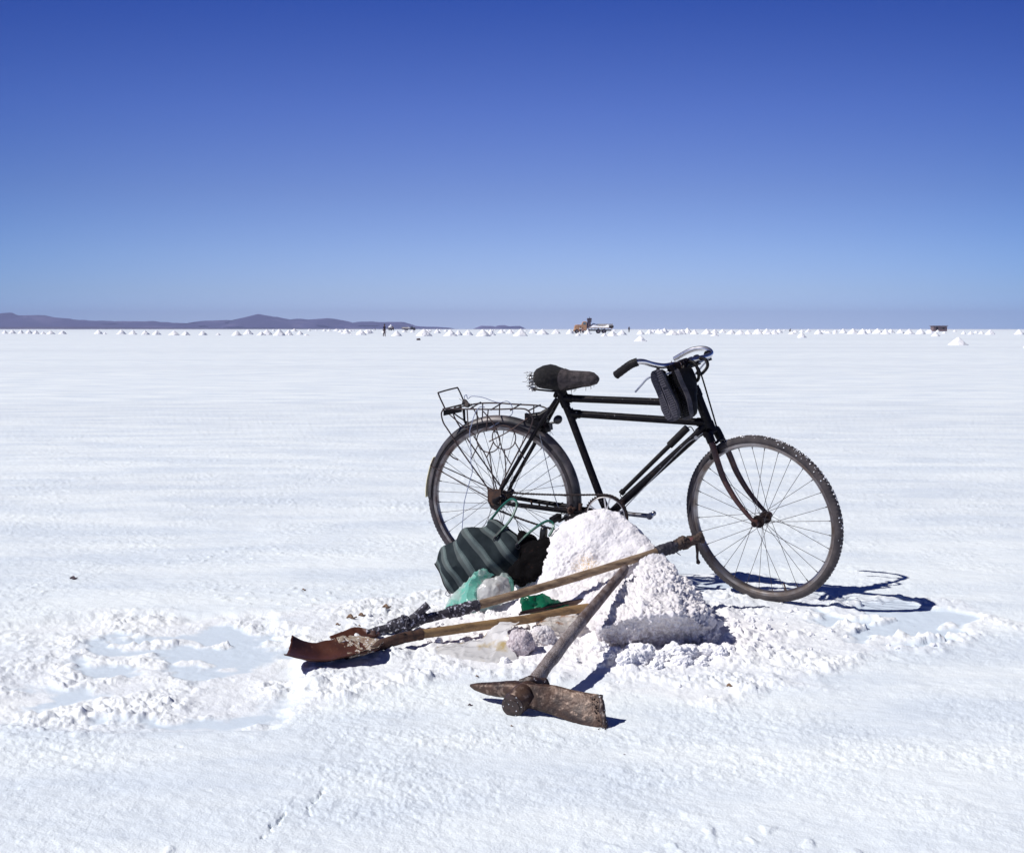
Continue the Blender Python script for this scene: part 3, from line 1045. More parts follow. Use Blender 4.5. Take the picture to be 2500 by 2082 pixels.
# ------------------------------------------------------------------ trucks and hut
def truck(label, loc, rz, paint, bed, load, crates=True, sc=1.0):
    t = thing('truck', label, 'truck', loc, None, rz)
    t.scale = (sc, sc, sc)
    def B(mb, name, m, par=t, **k):
        return mb.build(name, m, par, local=True, **k)
    # cab and bonnet, nose towards -X
    prof = [(-4.75, .75), (-4.75, 1.45), (-4.55, 2.0), (-4.2, 2.12), (-2.95, 2.12), (-2.75, 2.75), (-2.55, 2.90), (-1.85, 2.90), (-1.75, 2.7), (-1.7, .75)]
    mb = MB()
    rings = []
    for y in (-1.05, -.98, .98, 1.05):
        s = 0.96 if abs(y) > 1 else 1.0
        rings.append([(-3.2 + (x + 3.2) * s, y, 1.6 + (z - 1.6) * s) for x, z in prof])
    mb.loft(rings)
    cab = B(mb, 'cab', paint, bevel=0.04)
    for s in (-1, 1):
        mb = MB()
        mb.abox(-2.6, -2.0, s * 1.06 - .012, s * 1.06 + .012, 2.12, 2.68)
        B(mb, 'window', M['glassdark'], cab)
        mb = MB()
        mb.tube([( -4.15 + .66 * math.cos(a), s * 1.0, .52 + .66 * math.sin(a)) for a in np.linspace(R(-5), R(185), 14)], .14, 8)
        B(mb, 'fender', paint, cab)
        mb = MB()
        mb.ball((-4.72, s * .75, 1.2), .13)
        B(mb, 'headlight', M['palewood'], cab)
    mb = MB()
    mb.abox(-4.95, -4.80, -1.1, 1.1, .55, .75)
    B(mb, 'bumper', M['truckdark'])
    mb = MB()
    mb.abox(-4.6, 4.3, -.45, .45, .62, .95)
    mb.abox(-1.6, -1.0, -.9, -.5, .5, 1.0)
    B(mb, 'chassis', M['truckdark'])
    def wheel(x, y, r_):
        w_ = thing('wheel', None, None)
        w_.parent = t
        mb = MB()
        mb.tube([(x + (r_ - .13) * math.cos(a), y, r_ + (r_ - .13) * math.sin(a)) for a in np.linspace(0, 2 * PI, 24, endpoint=False)], .135, 8, closed=True)
        B(mb, 'tyre', M['tyrefar'], w_)
        mb = MB()
        mb.cyl((x, y - .1, r_), (x, y + .1, r_), r_ * .56)
        mb.cyl((x, y - .14, r_), (x, y + .14, r_), .12)
        B(mb, 'rim', M['hubfar'], w_)
    for s in (-1, 1):
        wheel(-4.1, s * .95, .52)
        wheel(1.1, s * .85, .55)
        wheel(2.45, s * .80, .55)
    mb = MB()
    mb.abox(-1.55, 4.6, -1.15, 1.15, 1.25, 1.40)
    for x in np.linspace(-1.3, 4.3, 8):
        mb.abox(x - .05, x + .05, -1.12, 1.12, 1.10, 1.26)
    B(mb, 'flatbed', bed)
    mb = MB()
    for z in (1.62, 1.9, 2.18):
        mb.abox(-.2, 4.7, 1.10, 1.16, z - .12, z + .12)
    for x in (0.0, 1.6, 3.2, 4.6):
        mb.abox(x - .05, x + .05, 1.165, 1.22, 1.35, 2.36)
    B(mb, 'side_board', M['palewood'])
    mb = MB()
    mb.abox(4.62, 4.72, -1.15, 1.09, 1.405, 1.95)
    mb.abox(3.6, 4.6, -1.16, -1.08, 1.405, 1.85)
    B(mb, 'tailgate', M['truckdark'])
    mb = MB()
    def f(u, v):
        x = -1.3 + 5.5 * u
        y = -1.05 + 2.1 * v
        e = mn.fractal(Vector((x * 1.3, y * 1.3, 3)), .9, 2, 3)
        env = max(0, 1 - (2 * v - 1) ** 2) ** .6 * (min(1, u * 5) * min(1, (1 - u) * 7)) ** .7
        bumpx = .75 * math.exp(-((x + .2) / 1.1) ** 2) + .60 * math.exp(-((x - 3.8) / .7) ** 2) + .30
        return (x, y, 1.41 + env * (bumpx * load + .08 * e))
    mb.grid(f, 40, 16)
    B(mb, 'salt_load', M['salt_clean'])
    if crates:
        mb = MB()
        mb.abox(-1.62, -.75, -.95, .95, 1.41, 2.75)
        mb.abox(-1.55, -.60, -.98, .3, 2.755, 3.1)
        mb.abox(-1.60, -.55, -.9, .9, 3.105, 3.70)
        mb.cyl((-1.05, 0, 3.7), (-1.03, 0, 4.0), .05)
        B(mb, 'bundled_goods', M['crate'], bevel=0.08)
    return t


Yt = 318.0
truck('mustard flatbed truck loaded with white salt and dark bundles behind the cab', ((1449 - 1250) / 3200 * Yt, Yt, 0), 0, M['yellow'], M['truckwood'], 1.0)
Yt = 900.0
truck('far truck seen nearly from behind, heaped with white salt, beside the standing person', ((955 - 1250) / 3200 * Yt, Yt, 0), R(-98), M['truckwood'], M['truckwood'], 2.6, False)
truck('far brown flatbed truck with dark cab facing right, second truck from the left', ((998 - 1250) / 3200 * 930, 930, 0), R(172), M['truckdark'], M['truckwood'], 1.0, False)

Yh = 600.0
hut = thing('hut', 'small square mud brick hut with a flat overhanging roof on the horizon', 'hut', ((2289 - 1250) / 3200 * Yh, Yh, 0))
mb = MB()
mb.abox(-3.1, 3.1, -2.2, 2.2, 0, 2.35)
mb.build('wall', M['brick'], hut, local=True)
mb = MB()
mb.box((0, 0, 2.52), (3.5, 0, .05), (0, 2.6, 0), (0, 0, .10))
mb.build('roof', M['roof'], hut, local=True, bevel=0.03)
mb = MB()
mb.abox(-1.9, -1.1, -2.26, -2.18, 0.02, 1.95)
mb.build('door', M['truckdark'], hut, local=True)
mb = MB()
mb.abox(1.0, 1.9, -2.26, -2.18, 1.0, 1.7)
mb.build('window', M['truckdark'], hut, local=True)

# ------------------------------------------------------------------ bicycle
O = np.array([-0.0464, 5.6924, 0.3678])
FW = np.array([0.9314, -0.3634, -0.0191])
UP = np.array([-0.0061, -0.0681, 0.9977])
NN = np.array([0.3639, 0.9291, 0.0656])       # towards the far side
AX = np.array([-0.3629, 0.0765, 0.9287])      # steering axis
A0 = np.array([0.8147, 5.3325, 0.6894])       # fork crown
P2 = np.array([0.6947, -0.6420, 0.3244])
N2 = np.array([0.6210, 0.7629, 0.1798])
HF = np.array([1.0105, 5.2549, 0.3422])


def F(u, v, n=0.0):
    return O + FW * u + UP * v + NN * n


def G(p, a, n=0.0):
    return A0 + P2 * p + AX * a + N2 * n


bike = thing('bicycle', 'old black roadster bicycle with rear rack standing against the salt pile', 'bicycle', (0.5, 5.45, 0.0))

mb = MB()
TR = 0.0155
mb.tube([F(.284, .455), F(.868, .456)], TR, 14)
mb.tube([F(.320, .391), F(.90, .379)], TR, 14)
mb.tube([F(.284, .455), F(.318, .380), F(.446, .057), F(.487, -.030)], TR + .001, 14)
mb.tube([F(.900, .362), F(.855, .316), F(.557, .031), F(.505, -.022)], TR + .0015, 14)
mb.tube([A0 + AX * 0.018, A0 + AX * 0.185], .0195, 16)
for s in (-1, 1):
    mb.tube([F(.265, .455, s * .018), F(.189, .332, s * .048), F(.026, .059, s * .060), F(0, 0, s * .062)], [.009, .009, .008, .008], 10)
    mb.tube([F(.0, .0, s * .062), F(.077, -.006, s * .060), F(.279, -.020, s * .045), F(.47, -.034, s * .022)], [.009, .0095, .011, .011], 10)
    mb.tube([F(-.022, -.004, s * .062), F(.0, .0, s * .062), F(.03, .03, s * .062)], [.010, .020, .012], 10)
mb.cyl(F(.491, -.034, -.036), F(.491, -.034, .036), .022)
mb.tube([F(.19, .332, -.048), F(.19, .332, .048)], .008)
# lugs
for (a, b, r_) in ((F(.262, .503), F(.300, .420), .0195), (F(.284, .455), F(.325, .4555), .0185), (F(.310, .408), F(.330, .361), .0195), (F(.320, .391), F(.362, .390), .0185),
                   (F(.832, .456), F(.870, .456), .0185), (F(.866, .3795), F(.905, .379), .0185), (F(.905, .366), F(.872, .334), .0195),
                   (A0 + AX * .018, A0 + AX * .045, .0225), (A0 + AX * .155, A0 + AX * .185, .0225)):
    mb.cyl(a, b, r_, seg=16)
mb.tube([F(.25, .475), F(.262, .47)], .018)
mb.tube([F(.272, .482, -.03), F(.272, .482, .03)], .006)
mb.build('frame', M['paint'], bike)

mb = MB()
mb.tube([F(.284, .455), F(.262, .515)], .0125, 14)
mb.build('seatpost', M['steel'], bike)


def wheel(C, e1, e2, nn, par_name, tyre_m, rim_m, spokes_n, hub_r, seed, rest):
    w_ = thing(par_name, None, None)
    w_.parent = bike
    def ring(sect, seg, jitter=None):
        rings = []
        for i in range(seg):
            a = 2 * PI * i / seg
            d = e1 * math.cos(a) + e2 * math.sin(a)
            rings.append([C + d * (r_ + (jitter(i, a, k) if jitter else 0)) + nn * z for k, (r_, z) in enumerate(sect)])
        m_ = MB()
        m_.loft(rings, closed=True)
        return m_
    ts = []
    for k in range(16):
        b = 2 * PI * k / 16
        ts.append((.3305 + .0185 * math.cos(b), .0185 * math.sin(b)))
    def jit(i, a, k):
        # knobbly tread across the outer quarter
        if k in (14, 15, 0, 1, 2):
            return .0022 if (i + (k % 2)) % 4 < 2 else -.0008
        return 0
    ring(ts, 520, jit).build('tyre', tyre_m, w_)
    rs = [(.3225, -.0155), (.3225, -.0125), (.313, -.0125), (.308, -.006), (.308, .006), (.313, .0125), (.3225, .0125), (.3225, .0155), (.310, .0158), (.304, .008), (.3035, 0), (.304, -.008), (.310, -.0158)]
    ring(rs, 180).build('rim', rim_m, w_)
    m_ = MB()
    for i in range(spokes_n):
        a = 2 * PI * (i + .5) / spokes_n + .03
        s = 1 if i % 2 == 0 else -1
        off = R(72) * (1 if (i // 2) % 2 == 0 else -1)
        fl = C + (e1 * math.cos(a + off) + e2 * math.sin(a + off)) * hub_r + nn * s * .030
        nip = C + (e1 * math.cos(a) + e2 * math.sin(a)) * .305 + nn * s * .002
        q = nip + (fl - nip) * .04
        m_.tube([fl, nip], .0011, 5)
        m_.tube([q, nip], .0022, 6)
    m_.build('spokes', M['spoke'], w_)
    m_ = MB()
    m_.cyl(C - nn * .075, C + nn * .075, .0045)
    m_.cyl(C - nn * .034, C + nn * .034, .014)
    for s in (-1, 1):
        m_.cyl(C + nn * s * .028, C + nn * s * .032, hub_r + .006, seg=24)
        m_.cyl(C + nn * s * .056, C + nn * s * .068, .011, seg=6)
        m_.cyl(C + nn * s * .036, C + nn * s * .052, .013)
    m_.build('hub', M['chain'], w_)
    return w_


FRW = wheel(HF, P2, AX, N2, 'wheel', M['rubber2'], M['rim2'], 32, .020, 1, 0)
RRW = wheel(O, FW, UP, NN, 'wheel', M['rubber'], M['rim'], 40, .028, 2, 0)
# tyre valves
m_ = MB()
a = R(-93)
d = P2 * math.cos(a) + AX * math.sin(a)
m_.tube([HF + d * .303, HF + d * .272], .0032, 8)
m_.build('valve', M['rust'], FRW)
m_ = MB()
d = unit(FW * -.80 + UP * .60)
m_.tube([O + d * .303, O + d * .285, O + d * .270 + FW * .012], .003, 8)
m_.build('valve', M['rust'], RRW)
# salt caked on the front tyre's tread
m_ = MB()
for i in range(190):
    a = R(random.triangular(-40, 120, 40))
    wz = random.gauss(-0.001, .007)
    rr = .3305 + math.sqrt(max(0, .0188 ** 2 - min(abs(wz), .018) ** 2))
    d = P2 * math.cos(a) + AX * math.sin(a)
    m_.ball(HF + d * (rr + .0005) + N2 * wz, random.uniform(.001, .0034), .5, 1.2, 1, seed=i * .37)
for i in range(50):
    a = R(random.uniform(150, 330))
    wz = random.gauss(0, .007)
    d = P2 * math.cos(a) + AX * math.sin(a)
    m_.ball(HF + d * .3495 + N2 * wz, random.uniform(.001, .0025), .5, 1.2, 1, seed=i * .37)
m_.build('salt_crust', M['salt_clean'], FRW)['kind'] = 'stuff'

# fork
mb = MB()
for s in (-1, 1):
    pts = [G(.0, -.004, s * .032), G(.008, -.05, s * .042), G(.008, -.12, s * .050), G(.008, -.19, s * .053), G(.022, -.27, s * .055), G(.046, -.34, s * .056), G(.073, -.398, s * .057)]
    mb.tube(smooth_path(pts, 6), [x for x in np.interp(np.linspace(0, 1, 37), [0, .5, .75, 1], [.0135, .0125, .010, .0075])], 12)
    mb.cyl(G(.073, -.399, s * .050), G(.073, -.399, s * .066), .014, seg=14)
mb.build('fork', M['rustpaint'], bike)
mb = MB()
mb.tube([G(0, .000, -.046), G(0, .006, 0), G(0, .000, .046)], [.015, .019, .015], 14)
mb.cyl(G(0, .000, 0), G(0, .022, 0), .021)
for s in (-1, 1):
    mb.tube([G(.004, -.002, s * .032), G(.006, -.038, s * .036)], [.018, .0175], 12)
mb.build('fork_crown', M['paint'], bike)
# brake bits near the crown
mb = MB()
for s in (-1, 1):
    mb.box(G(.0, -.085, s * .028), P2 * .022, AX * .006, N2 * .006)
    mb.tube([G(.01, -.05, s * .026), G(.0, -.085, s * .028)], .005)
    mb.box(G(-.022, -.095, s * .022), P2 * .012, AX * .010, N2 * .008)
mb.tube([G(.02, -.045, -.03), G(.022, -.04, 0), G(.02, -.045, .03)], .006)
mb.build('front_brake', M['paint'], bike)

# head set, stem, handlebar
mb = MB()
mb.cyl(A0 + AX * .183, A0 + AX * .20, .021, seg=18)
mb.cyl(A0 + AX * .003 + AX * .004, A0 + AX * .020, .0225, seg=18)
mb.tube([A0 + AX * .19, A0 + AX * .285], .0115, 14)
mb.tube([A0 + AX * .278 - N2 * .024, A0 + AX * .300, A0 + AX * .278 + N2 * .024][::1], [.012, .019, .012], 12)
mb.cyl(A0 + AX * .29, A0 + AX * .318, .010)
mb.cyl(G(-.004, .303, -.022), G(-.004, .303, .022), .0185)
mb.build('stem', M['paint'], bike)
bar_near = [G(-.004, .303, 0), G(-.020, .313, -.05), G(-.020, .322, -.12), G(-.026, .344, -.18), G(-.030, .366, -.225), G(-.045, .375, -.25), G(-.075, .372, -.262), G(-.130, .362, -.262)]
bar_far = [G(-.004, .303, 0), G(.004, .304, .05), G(.010, .296, .14), G(.006, .298, .19), G(-.010, .309, .228), G(-.045, .328, .254), G(-.092, .342, .262), G(-.135, .345, .262), G(-.215, .336, .262)]
mb = MB()
path = smooth_path(bar_near[::-1] + bar_far[1:], 8)
mb.tube(path, .0112, 16)
bar = mb.build('handlebar', M['chrome'], bike)
mb = MB()
gp = smooth_path([G(-.040, .374, -.247), G(-.062, .3745, -.259), G(-.090, .370, -.262), G(-.150, .357, -.262)], 8)
mb.tube(gp, [.0165 + .0009 * (i % 3 == 0) for i in range(len(gp))], 16)
mb.build('grip', M['grip'], bar)
# rod brake levers
mb = MB()
near_lev = [G(-.005, .285, -.10), G(-.022, .292, -.17), G(-.053, .299, -.20), G(-.095, .284, -.20), G(-.138, .266, -.20)]
far_lev = [G(.012, .283, .08), G(.012, .285, .15), G(.004, .287, .19), G(-.010, .286, .205), G(-.045, .272, .205), G(-.085, .253, .205), G(-.123, .237, .205)]
for L_ in (near_lev, far_lev):
    mb.tube(smooth_path(L_, 6), .0042, 8)
mb.build('brake_lever', M['cable'], bar)
mb = MB()
for n_ in (-.10, -.055, .055, .10, .19):
    mb.cyl(G(-.003, .302, n_ - .006), G(-.003, .302, n_ + .006), .0165)
    mb.box(G(-.002, .286, n_), P2 * .006, AX * .012, N2 * .005)
mb.cyl(G(.0, .283, -.11), G(.008, .283, .11), .0042)
mb.tube(smooth_path([G(.02, .283, .03), G(.035, .25, .03), G(.028, .10, .02), G(.022, -.04, .005)], 6), .0035, 8)
mb.tube(smooth_path([G(.012, .30, .095), G(.045, .285, .085), G(.050, .255, .07), G(.020, .236, .05), G(.006, .250, .045)], 6), .007, 8)
mb.build('brake_fittings', M['paint'], bar)

# saddle
sad = thing('saddle', 'ragged saddle wrapped in cloth', None)
sad.parent = bike
us = [.168, .178, .195, .215, .238, .262, .285, .31, .34, .37, .40, .42, .436, .444]
tops = [.566, .580, .590, .594, .593, .586, .577, .573, .571, .571, .572, .565, .552, .545]
bots = [.530, .505, .494, .492, .490, .490, .494, .498, .503, .508, .512, .517, .524, .536]
wid = [.045, .075, .093, .100, .098, .088, .070, .052, .040, .034, .031, .029, .022, .008]


def saddle_ring(i, grow=0.0, e=0.0):
    cz = (tops[i] + bots[i]) / 2
    hz_ = (tops[i] - bots[i]) / 2 + grow
    r_ = []
    for k in range(20):
        a = 2 * PI * k / 20
        c_, s_ = math.cos(a), math.sin(a)
        y = math.copysign(abs(c_) ** .75, c_) * (wid[i] + grow) * (1.0 if s_ > 0 else 1 - .25 * abs(s_))
        z = math.copysign(abs(s_) ** .75, s_) * hz_
        p = F(us[i], cz + z, y)
        q = Vector(tuple(p * 30))
        r_.append(p + UP * (mn.noise(q) * .004) + NN * (mn.noise(q * 1.3) * .004))
    return r_


mb = MB()
mb.loft([saddle_ring(i) for i in range(0, 9)])
mb.build('cover', M['rag'], sad)
mb = MB()
mb.loft([saddle_ring(i, .0025) for i in range(6, 14)])
mb.build('cloth_wrap', M['wool'], sad)
mb = MB()
for i in range(125):
    if i < 105:
        u = random.uniform(.135, .20)
        v0, v1 = random.uniform(.50, .57), 0
        n_ = random.uniform(-.09, -.03)
        p = F(u + .02, v0, n_)
        L_ = random.uniform(.008, .03)
        q = p - FW * L_ * random.uniform(.2, 1) - UP * L_ * random.uniform(-.2, .9) - NN * .004
    else:
        u = random.uniform(.27, .44)
        p = F(u, np.interp(u, us, bots) + .004, random.uniform(-.035, .03))
        L_ = random.uniform(.004, .03)
        q = p - UP * L_ + FW * random.uniform(-.01, .012)
    m3 = (p + q) / 2 + np.array([random.gauss(0, .003) for _ in range(3)])
    mb.tube(smooth_path([p, m3, q], 3), .0009, 4)
mb.build('frayed_threads', M['thread'], sad)
for s in (-1, 1):
    mb = MB()
    c0 = F(.178, .555, s * .06)
    pts = []
    for i in range(100):
        t = i / 99
        a = t * 2 * PI * 5
        pts.append(c0 - UP * t * .065 - FW * .008 + FW * math.cos(a) * .014 + NN * math.sin(a) * .014)
    mb.tube(pts, .0024, 6)
    mb.build('spring', M['steel'], sad)
mb = MB()
mb.tube([F(.262, .512), F(.255, .495)], .017)
mb.tube([F(.300, .468, 0), F(.262, .500, 0), F(.235, .520, 0)], [.010, .024, .018])
for s in (-1, 1):
    mb.tube(smooth_path([F(.168, .497, s * .055), F(.21, .492, s * .05), F(.28, .488, s * .02), F(.40, .516, s * .012)], 5), .004, 8)
mb.build('clamp', M['rag'], sad)

# drive train
cr = thing('crankset', None, None)
cr.parent = bike
BB = F(.491, -.034)
mb = MB()
seg = 48 * 4
rings = []
for i in range(seg):
    a = 2 * PI * i / seg
    d = FW * math.cos(a) + UP * math.sin(a)
    ro = .0965 if i % 4 in (0, 1) else .0915
    c_ = F(.491, -.034, -.045)
    rings.append([c_ + d * .0835 - NN * .0015, c_ + d * ro - NN * .0015, c_ + d * ro + NN * .0015, c_ + d * .0835 + NN * .0015])
mb.loft(rings, closed=True)
mb.build('chainring', M['chain'], cr)
mb = MB()
for i in range(5):
    a = 2 * PI * (i + .2) / 5
    for da in (-.16, .16):
        d0 = FW * math.cos(a) + UP * math.sin(a)
        d1 = FW * math.cos(a + da) + UP * math.sin(a + da)
        mb.tube([F(.491, -.034, -.045) + d0 * .02, F(.491, -.034, -.045) + d1 * .0835], .0035, 6)
mb.tube([F(.491, -.034, -.0455) + (FW * math.cos(a) + UP * math.sin(a)) * .0835 for a in np.linspace(0, 2 * PI, 60, endpoint=False)], .0028, 6, closed=True)
mb.cyl(F(.491, -.034, -.05), F(.491, -.034, -.036), .024)
mb.build('chainring_spider', M['chrome'], cr)
for s, du in ((-1, -.165), (1, .163)):
    mb = MB()
    n_ = s * .062
    mb.cyl(F(.491, -.034, s * .036), F(.491, -.034, n_ + s * .01), .015)
    mb.tube([F(.491, -.036, n_), F(.491 + du * .5, -.039, n_), F(.491 + du, -.041, n_)], [.0125, .0095, .0105], 12)
    mb.cyl(F(.491 + du, -.041, n_ - .010), F(.491 + du, -.041, n_ + .010), .0135)
    mb.build('crank_arm', M['steel'], cr)
    mb = MB()
    if s > 0:
        mb.tube([F(.491 + du, -.041, n_), F(.491 + du, -.041, n_ + .05), F(.491 + du, -.041, n_ + .056)], [.0065, .006, .0105], 12)
        mb.ball(F(.491 + du, -.041, n_ + .058), .0115)
        mb.build('pedal_spindle', M['steel'], cr)
    else:
        c_ = F(.491 + du, -.041, n_ - .055)
        mb.tube([F(.491 + du, -.041, n_), c_ - NN * .05], .006)
        for q in (-1, 1):
            mb.box(c_ + FW * q * .034, FW * .011, NN * .048, UP * .012)
        mb.build('pedal', M['grip'], cr)
mb = MB()
seg = 18 * 4
rings = []
for i in range(seg):
    a = 2 * PI * i / seg
    d = FW * math.cos(a) + UP * math.sin(a)
    ro = .0405 if i % 4 in (0, 1) else .036
    c_ = F(0, 0, -.045)
    rings.append([c_ + d * .012 - NN * .002, c_ + d * ro - NN * .002, c_ + d * ro + NN * .002, c_ + d * .012 + NN * .002])
mb.loft(rings, closed=True)
mb.cyl(F(0, 0, -.052), F(0, 0, -.030), .026)
mb.build('sprocket', M['chain'], bike)
mb = MB()
mb.box(F(-.004, .028, -.072), FW * .031, UP * .030, NN * .0015)
mb.cyl(F(-.010, -.004, -.076), F(-.010, -.004, -.066), .011, seg=6)
mb.build('hub_plate', M['rust'], bike)
# chain: a closed run of links
ch = []
for a in np.linspace(R(250), R(92), 12):
    ch.append(F(.039 * math.cos(a), .039 * math.sin(a), -.045))
for t in np.linspace(.04, .96, 14):
    ch.append(F(.487 * t, .040 + (.0605 - .040) * t - .006 * math.sin(PI * t), -.045))
for a in np.linspace(R(92), R(-95), 18):
    ch.append(F(.491 + .0945 * math.cos(a), -.034 + .0945 * math.sin(a), -.045))
for t in np.linspace(.94, .05, 12):
    ch.append(F(.48 * t, -.040 + (-.128 + .040) * t - .018 * math.sin(PI * t), -.045))
ch = smooth_path(ch, 4, closed=True)
dl = [0]
for i in range(len(ch)):
    dl.append(dl[-1] + np.linalg.norm(ch[(i + 1) % len(ch)] - ch[i]))
nl = int(round(dl[-1] / .0127 / 2)) * 2
arr = np.array(ch + [ch[0]])
pts = [np.array([np.interp(dl[-1] * i / nl, dl, arr[:, c]) for c in range(3)]) for i in range(nl)]
mb = MB()
for i in range(nl):
    p, q = pts[i], pts[(i + 1) % nl]
    d = unit(q - p)
    m3 = (p + q) / 2
    off = .0040 if i % 2 else .0026
    for s in (-1, 1):
        mb.tube([p - d * .003, p, m3, q, q + d * .003], [.0022, .0042, .0027, .0042, .0022], 8, flat=(NN, .25)) if False else \
            mb.loft([[x + NN * s * off + (unit(np.cross(d, NN)) * math.cos(b) * r_) + NN * math.sin(b) * .0008 for b in np.linspace(0, 2 * PI, 6, endpoint=False)]
                     for x, r_ in ((p - d * .0035, .0018), (p, .0042), (m3, .0028), (q, .0042), (q + d * .0035, .0018))])
    mb.cyl(p - NN * .0045, p + NN * .0045, .0032, seg=8)
mb.build('chain', M['chain'], bike)

# rear mudguard
mb = MB()
rings = []
AN = np.linspace(R(-14), R(182), 90)
for a in AN:
    t = (a - AN[0]) / (AN[-1] - AN[0])
    rr = float(np.interp(math.degrees(a), [-14, 60, 100, 140, 165, 182], [.368, .370, .370, .360, .352, .352]))
    d = FW * math.cos(a) + UP * math.sin(a)
    row = []
    for k in range(11):
        b = -1 + 2 * k / 10
        row.append(O + d * (rr - .026 * abs(b) ** 2.3 + .0) + NN * (b * .029))
    rings.append(row)
mb.loft(rings, wrap=False, caps=False)
mb.build('mudguard', M['greyguard'], bike, solid=.0012)
mb = MB()
rings = []
for a in np.linspace(R(152), R(182), 20):
    d = FW * math.cos(a) + UP * math.sin(a)
    rr = float(np.interp(math.degrees(a), [150, 165, 182], [.360, .3565, .3575])) + .002
    rings.append([O + d * rr + NN * z for z in (-.016, -.006, .006, .016)])
mb.loft(rings, wrap=False, caps=False)
mb.build('mudguard_strip', M['cream'], bike, solid=.003)
mb = MB()
for s in (-1, 1):
    mb.tube([F(-.02, .01, s * .066), F(-.325, .135, s * .030)], .0026, 6)
mb.tube([F(-.30, .165, -.05), F(-.325, .135, -.030)], .0026, 6)
mb.build('mudguard_stays', M['wire'], bike)
mb = MB()
mb.box(F(.165, .352, 0), FW * .05 + UP * -.012, UP * .020, NN * .012)
mb.tube([F(.13, .37, 0), F(.19, .372, 0), F(.235, .41, 0)], [.012, .022, .012])
mb.tube([F(.20, .325, -.02), F(.215, .325, 0), F(.20, .325, .02)], .02)
mb.build('mudguard_bracket', M['paint'], bike)

# carrier rack
rk = thing('rear_rack', None, None)
rk.parent = bike
W_ = .0032


def T(mbx, pts, n_, r_=W_, sm=5):
    mbx.tube(smooth_path([F(u, v, n_ if not isinstance(n_, (list, tuple)) else n_[i]) for i, (u, v) in enumerate(pts)], sm), r_, 8)


mb = MB()
near = [(-.016, .030), (-.161, .215), (-.195, .263), (-.222, .302), (-.245, .335), (-.254, .373), (-.242, .393), (-.225, .3955), (.0, .403), (.113, .411), (.149, .404), (.165, .382), (.171, .365), (.154, .315), (.112, .24), (.028, .082), (.008, .030)]
T(mb, near, -.062, .0034)
far = [(-.016, .030), (-.161, .215), (-.222, .302), (-.248, .345), (-.252, .373), (-.236, .392), (-.20, .393), (-.126, .409), (-.033, .414), (.029, .412), (.140, .411), (.166, .407), (.187, .400), (.2, .385), (.195, .36)]
T(mb, far, .062, .0034)
for u0, u1 in ((-.232, -.205), (-.12, -.12), (-.02, -.02), (.07, .07), (.150, .160)):
    mb.tube([F(u0, .397 + .03 * (u0 + .24) * .5, -.062), F(u1, .402 + .012 * (u1 > -.15), .062)], W_, 8)
mb.build('rails', M['wire'], rk)
mb = MB()
for u0, v0, u1, v1 in ((-.134, .405, -.128, .300), (-.088, .405, -.085, .300), (-.035, .405, -.045, .305)):
    mb.tube([F(u0 + .002, .400, -.062), F(u1, v1, -.058)], .0028, 8)
for u0 in (-.11, -.03, .13):
    mb.tube([F(u0, .410, .062), F(u0 - .002, .30, .058)], .0028, 8)
for (cu, cv) in ((-.035, .266), (.039, .283)):
    mb.tube([F(cu + .054 * math.cos(a), cv + .052 * math.sin(a), -.0585 - .004 * (cu > 0)) for a in np.linspace(0, 2 * PI, 40, endpoint=False)], .0026, 7, closed=True)
for pts in ([(-.083, .241), (-.113, .182)], [(-.010, .261), (-.040, .194)], [(-.102, .283), (-.040, .189), (.010, .040)], [(-.028, .217), (-.006, .040)], [(.041, .233), (.046, .119), (.012, .035)],
            [(.088, .269), (.135, .192)], [(-.215, .372), (-.145, .320), (-.09, .285)], [(.148, .372), (.06, .310), (-.03, .262)], [(-.055, .392), (.0, .33), (.03, .235), (.07, .17)]):
    T(mb, pts, -.064, .0026, 3)
mb.tube([F(-.155, .396, .05), F(-.120, .34, .045), F(-.09, .335, .03)], .0028, 7)
mb.build('side_lattice', M['wire'], rk)
mb = MB()
mb.tube(smooth_path([F(-.236, .396, -.062), F(-.266, .458, -.062), F(-.264, .466, -.050), F(-.235, .474, .050), F(-.226, .468, .062), F(-.196, .405, .062)], 5), .0034, 8)
mb.build('tail_hoop', M['wire'], rk)
mb = MB()
mb.box((F(-.243, .377, -.062) + F(-.210, .380, .058)) / 2, (F(-.210, .380, .058) - F(-.243, .377, -.062)) / 2, UP * .012, FW * .0015)
mb.tube([F(-.190, .385, .035), F(-.178, .335, .015), F(-.160, .318, .0)], [.0065, .005, .006], 8)
mb.tube([F(-.21, .378, -.04), F(-.18, .355, -.03), F(-.15, .335, -.02)], .003, 8)
mb.build('back_plate', M['paint'], rk)
mb = MB()
mb.ball(F(-.182, .408, .045), .016, .7, 2.0, 2, seed=3)
for i in range(14):
    p = F(-.182, .408, .045)
    q = p + np.array([random.gauss(0, .018), random.gauss(0, .01), random.gauss(.002, .016)])
    mb.tube([p, q], .0009, 4)
mb.build('twine_knot', M['thread'], rk)

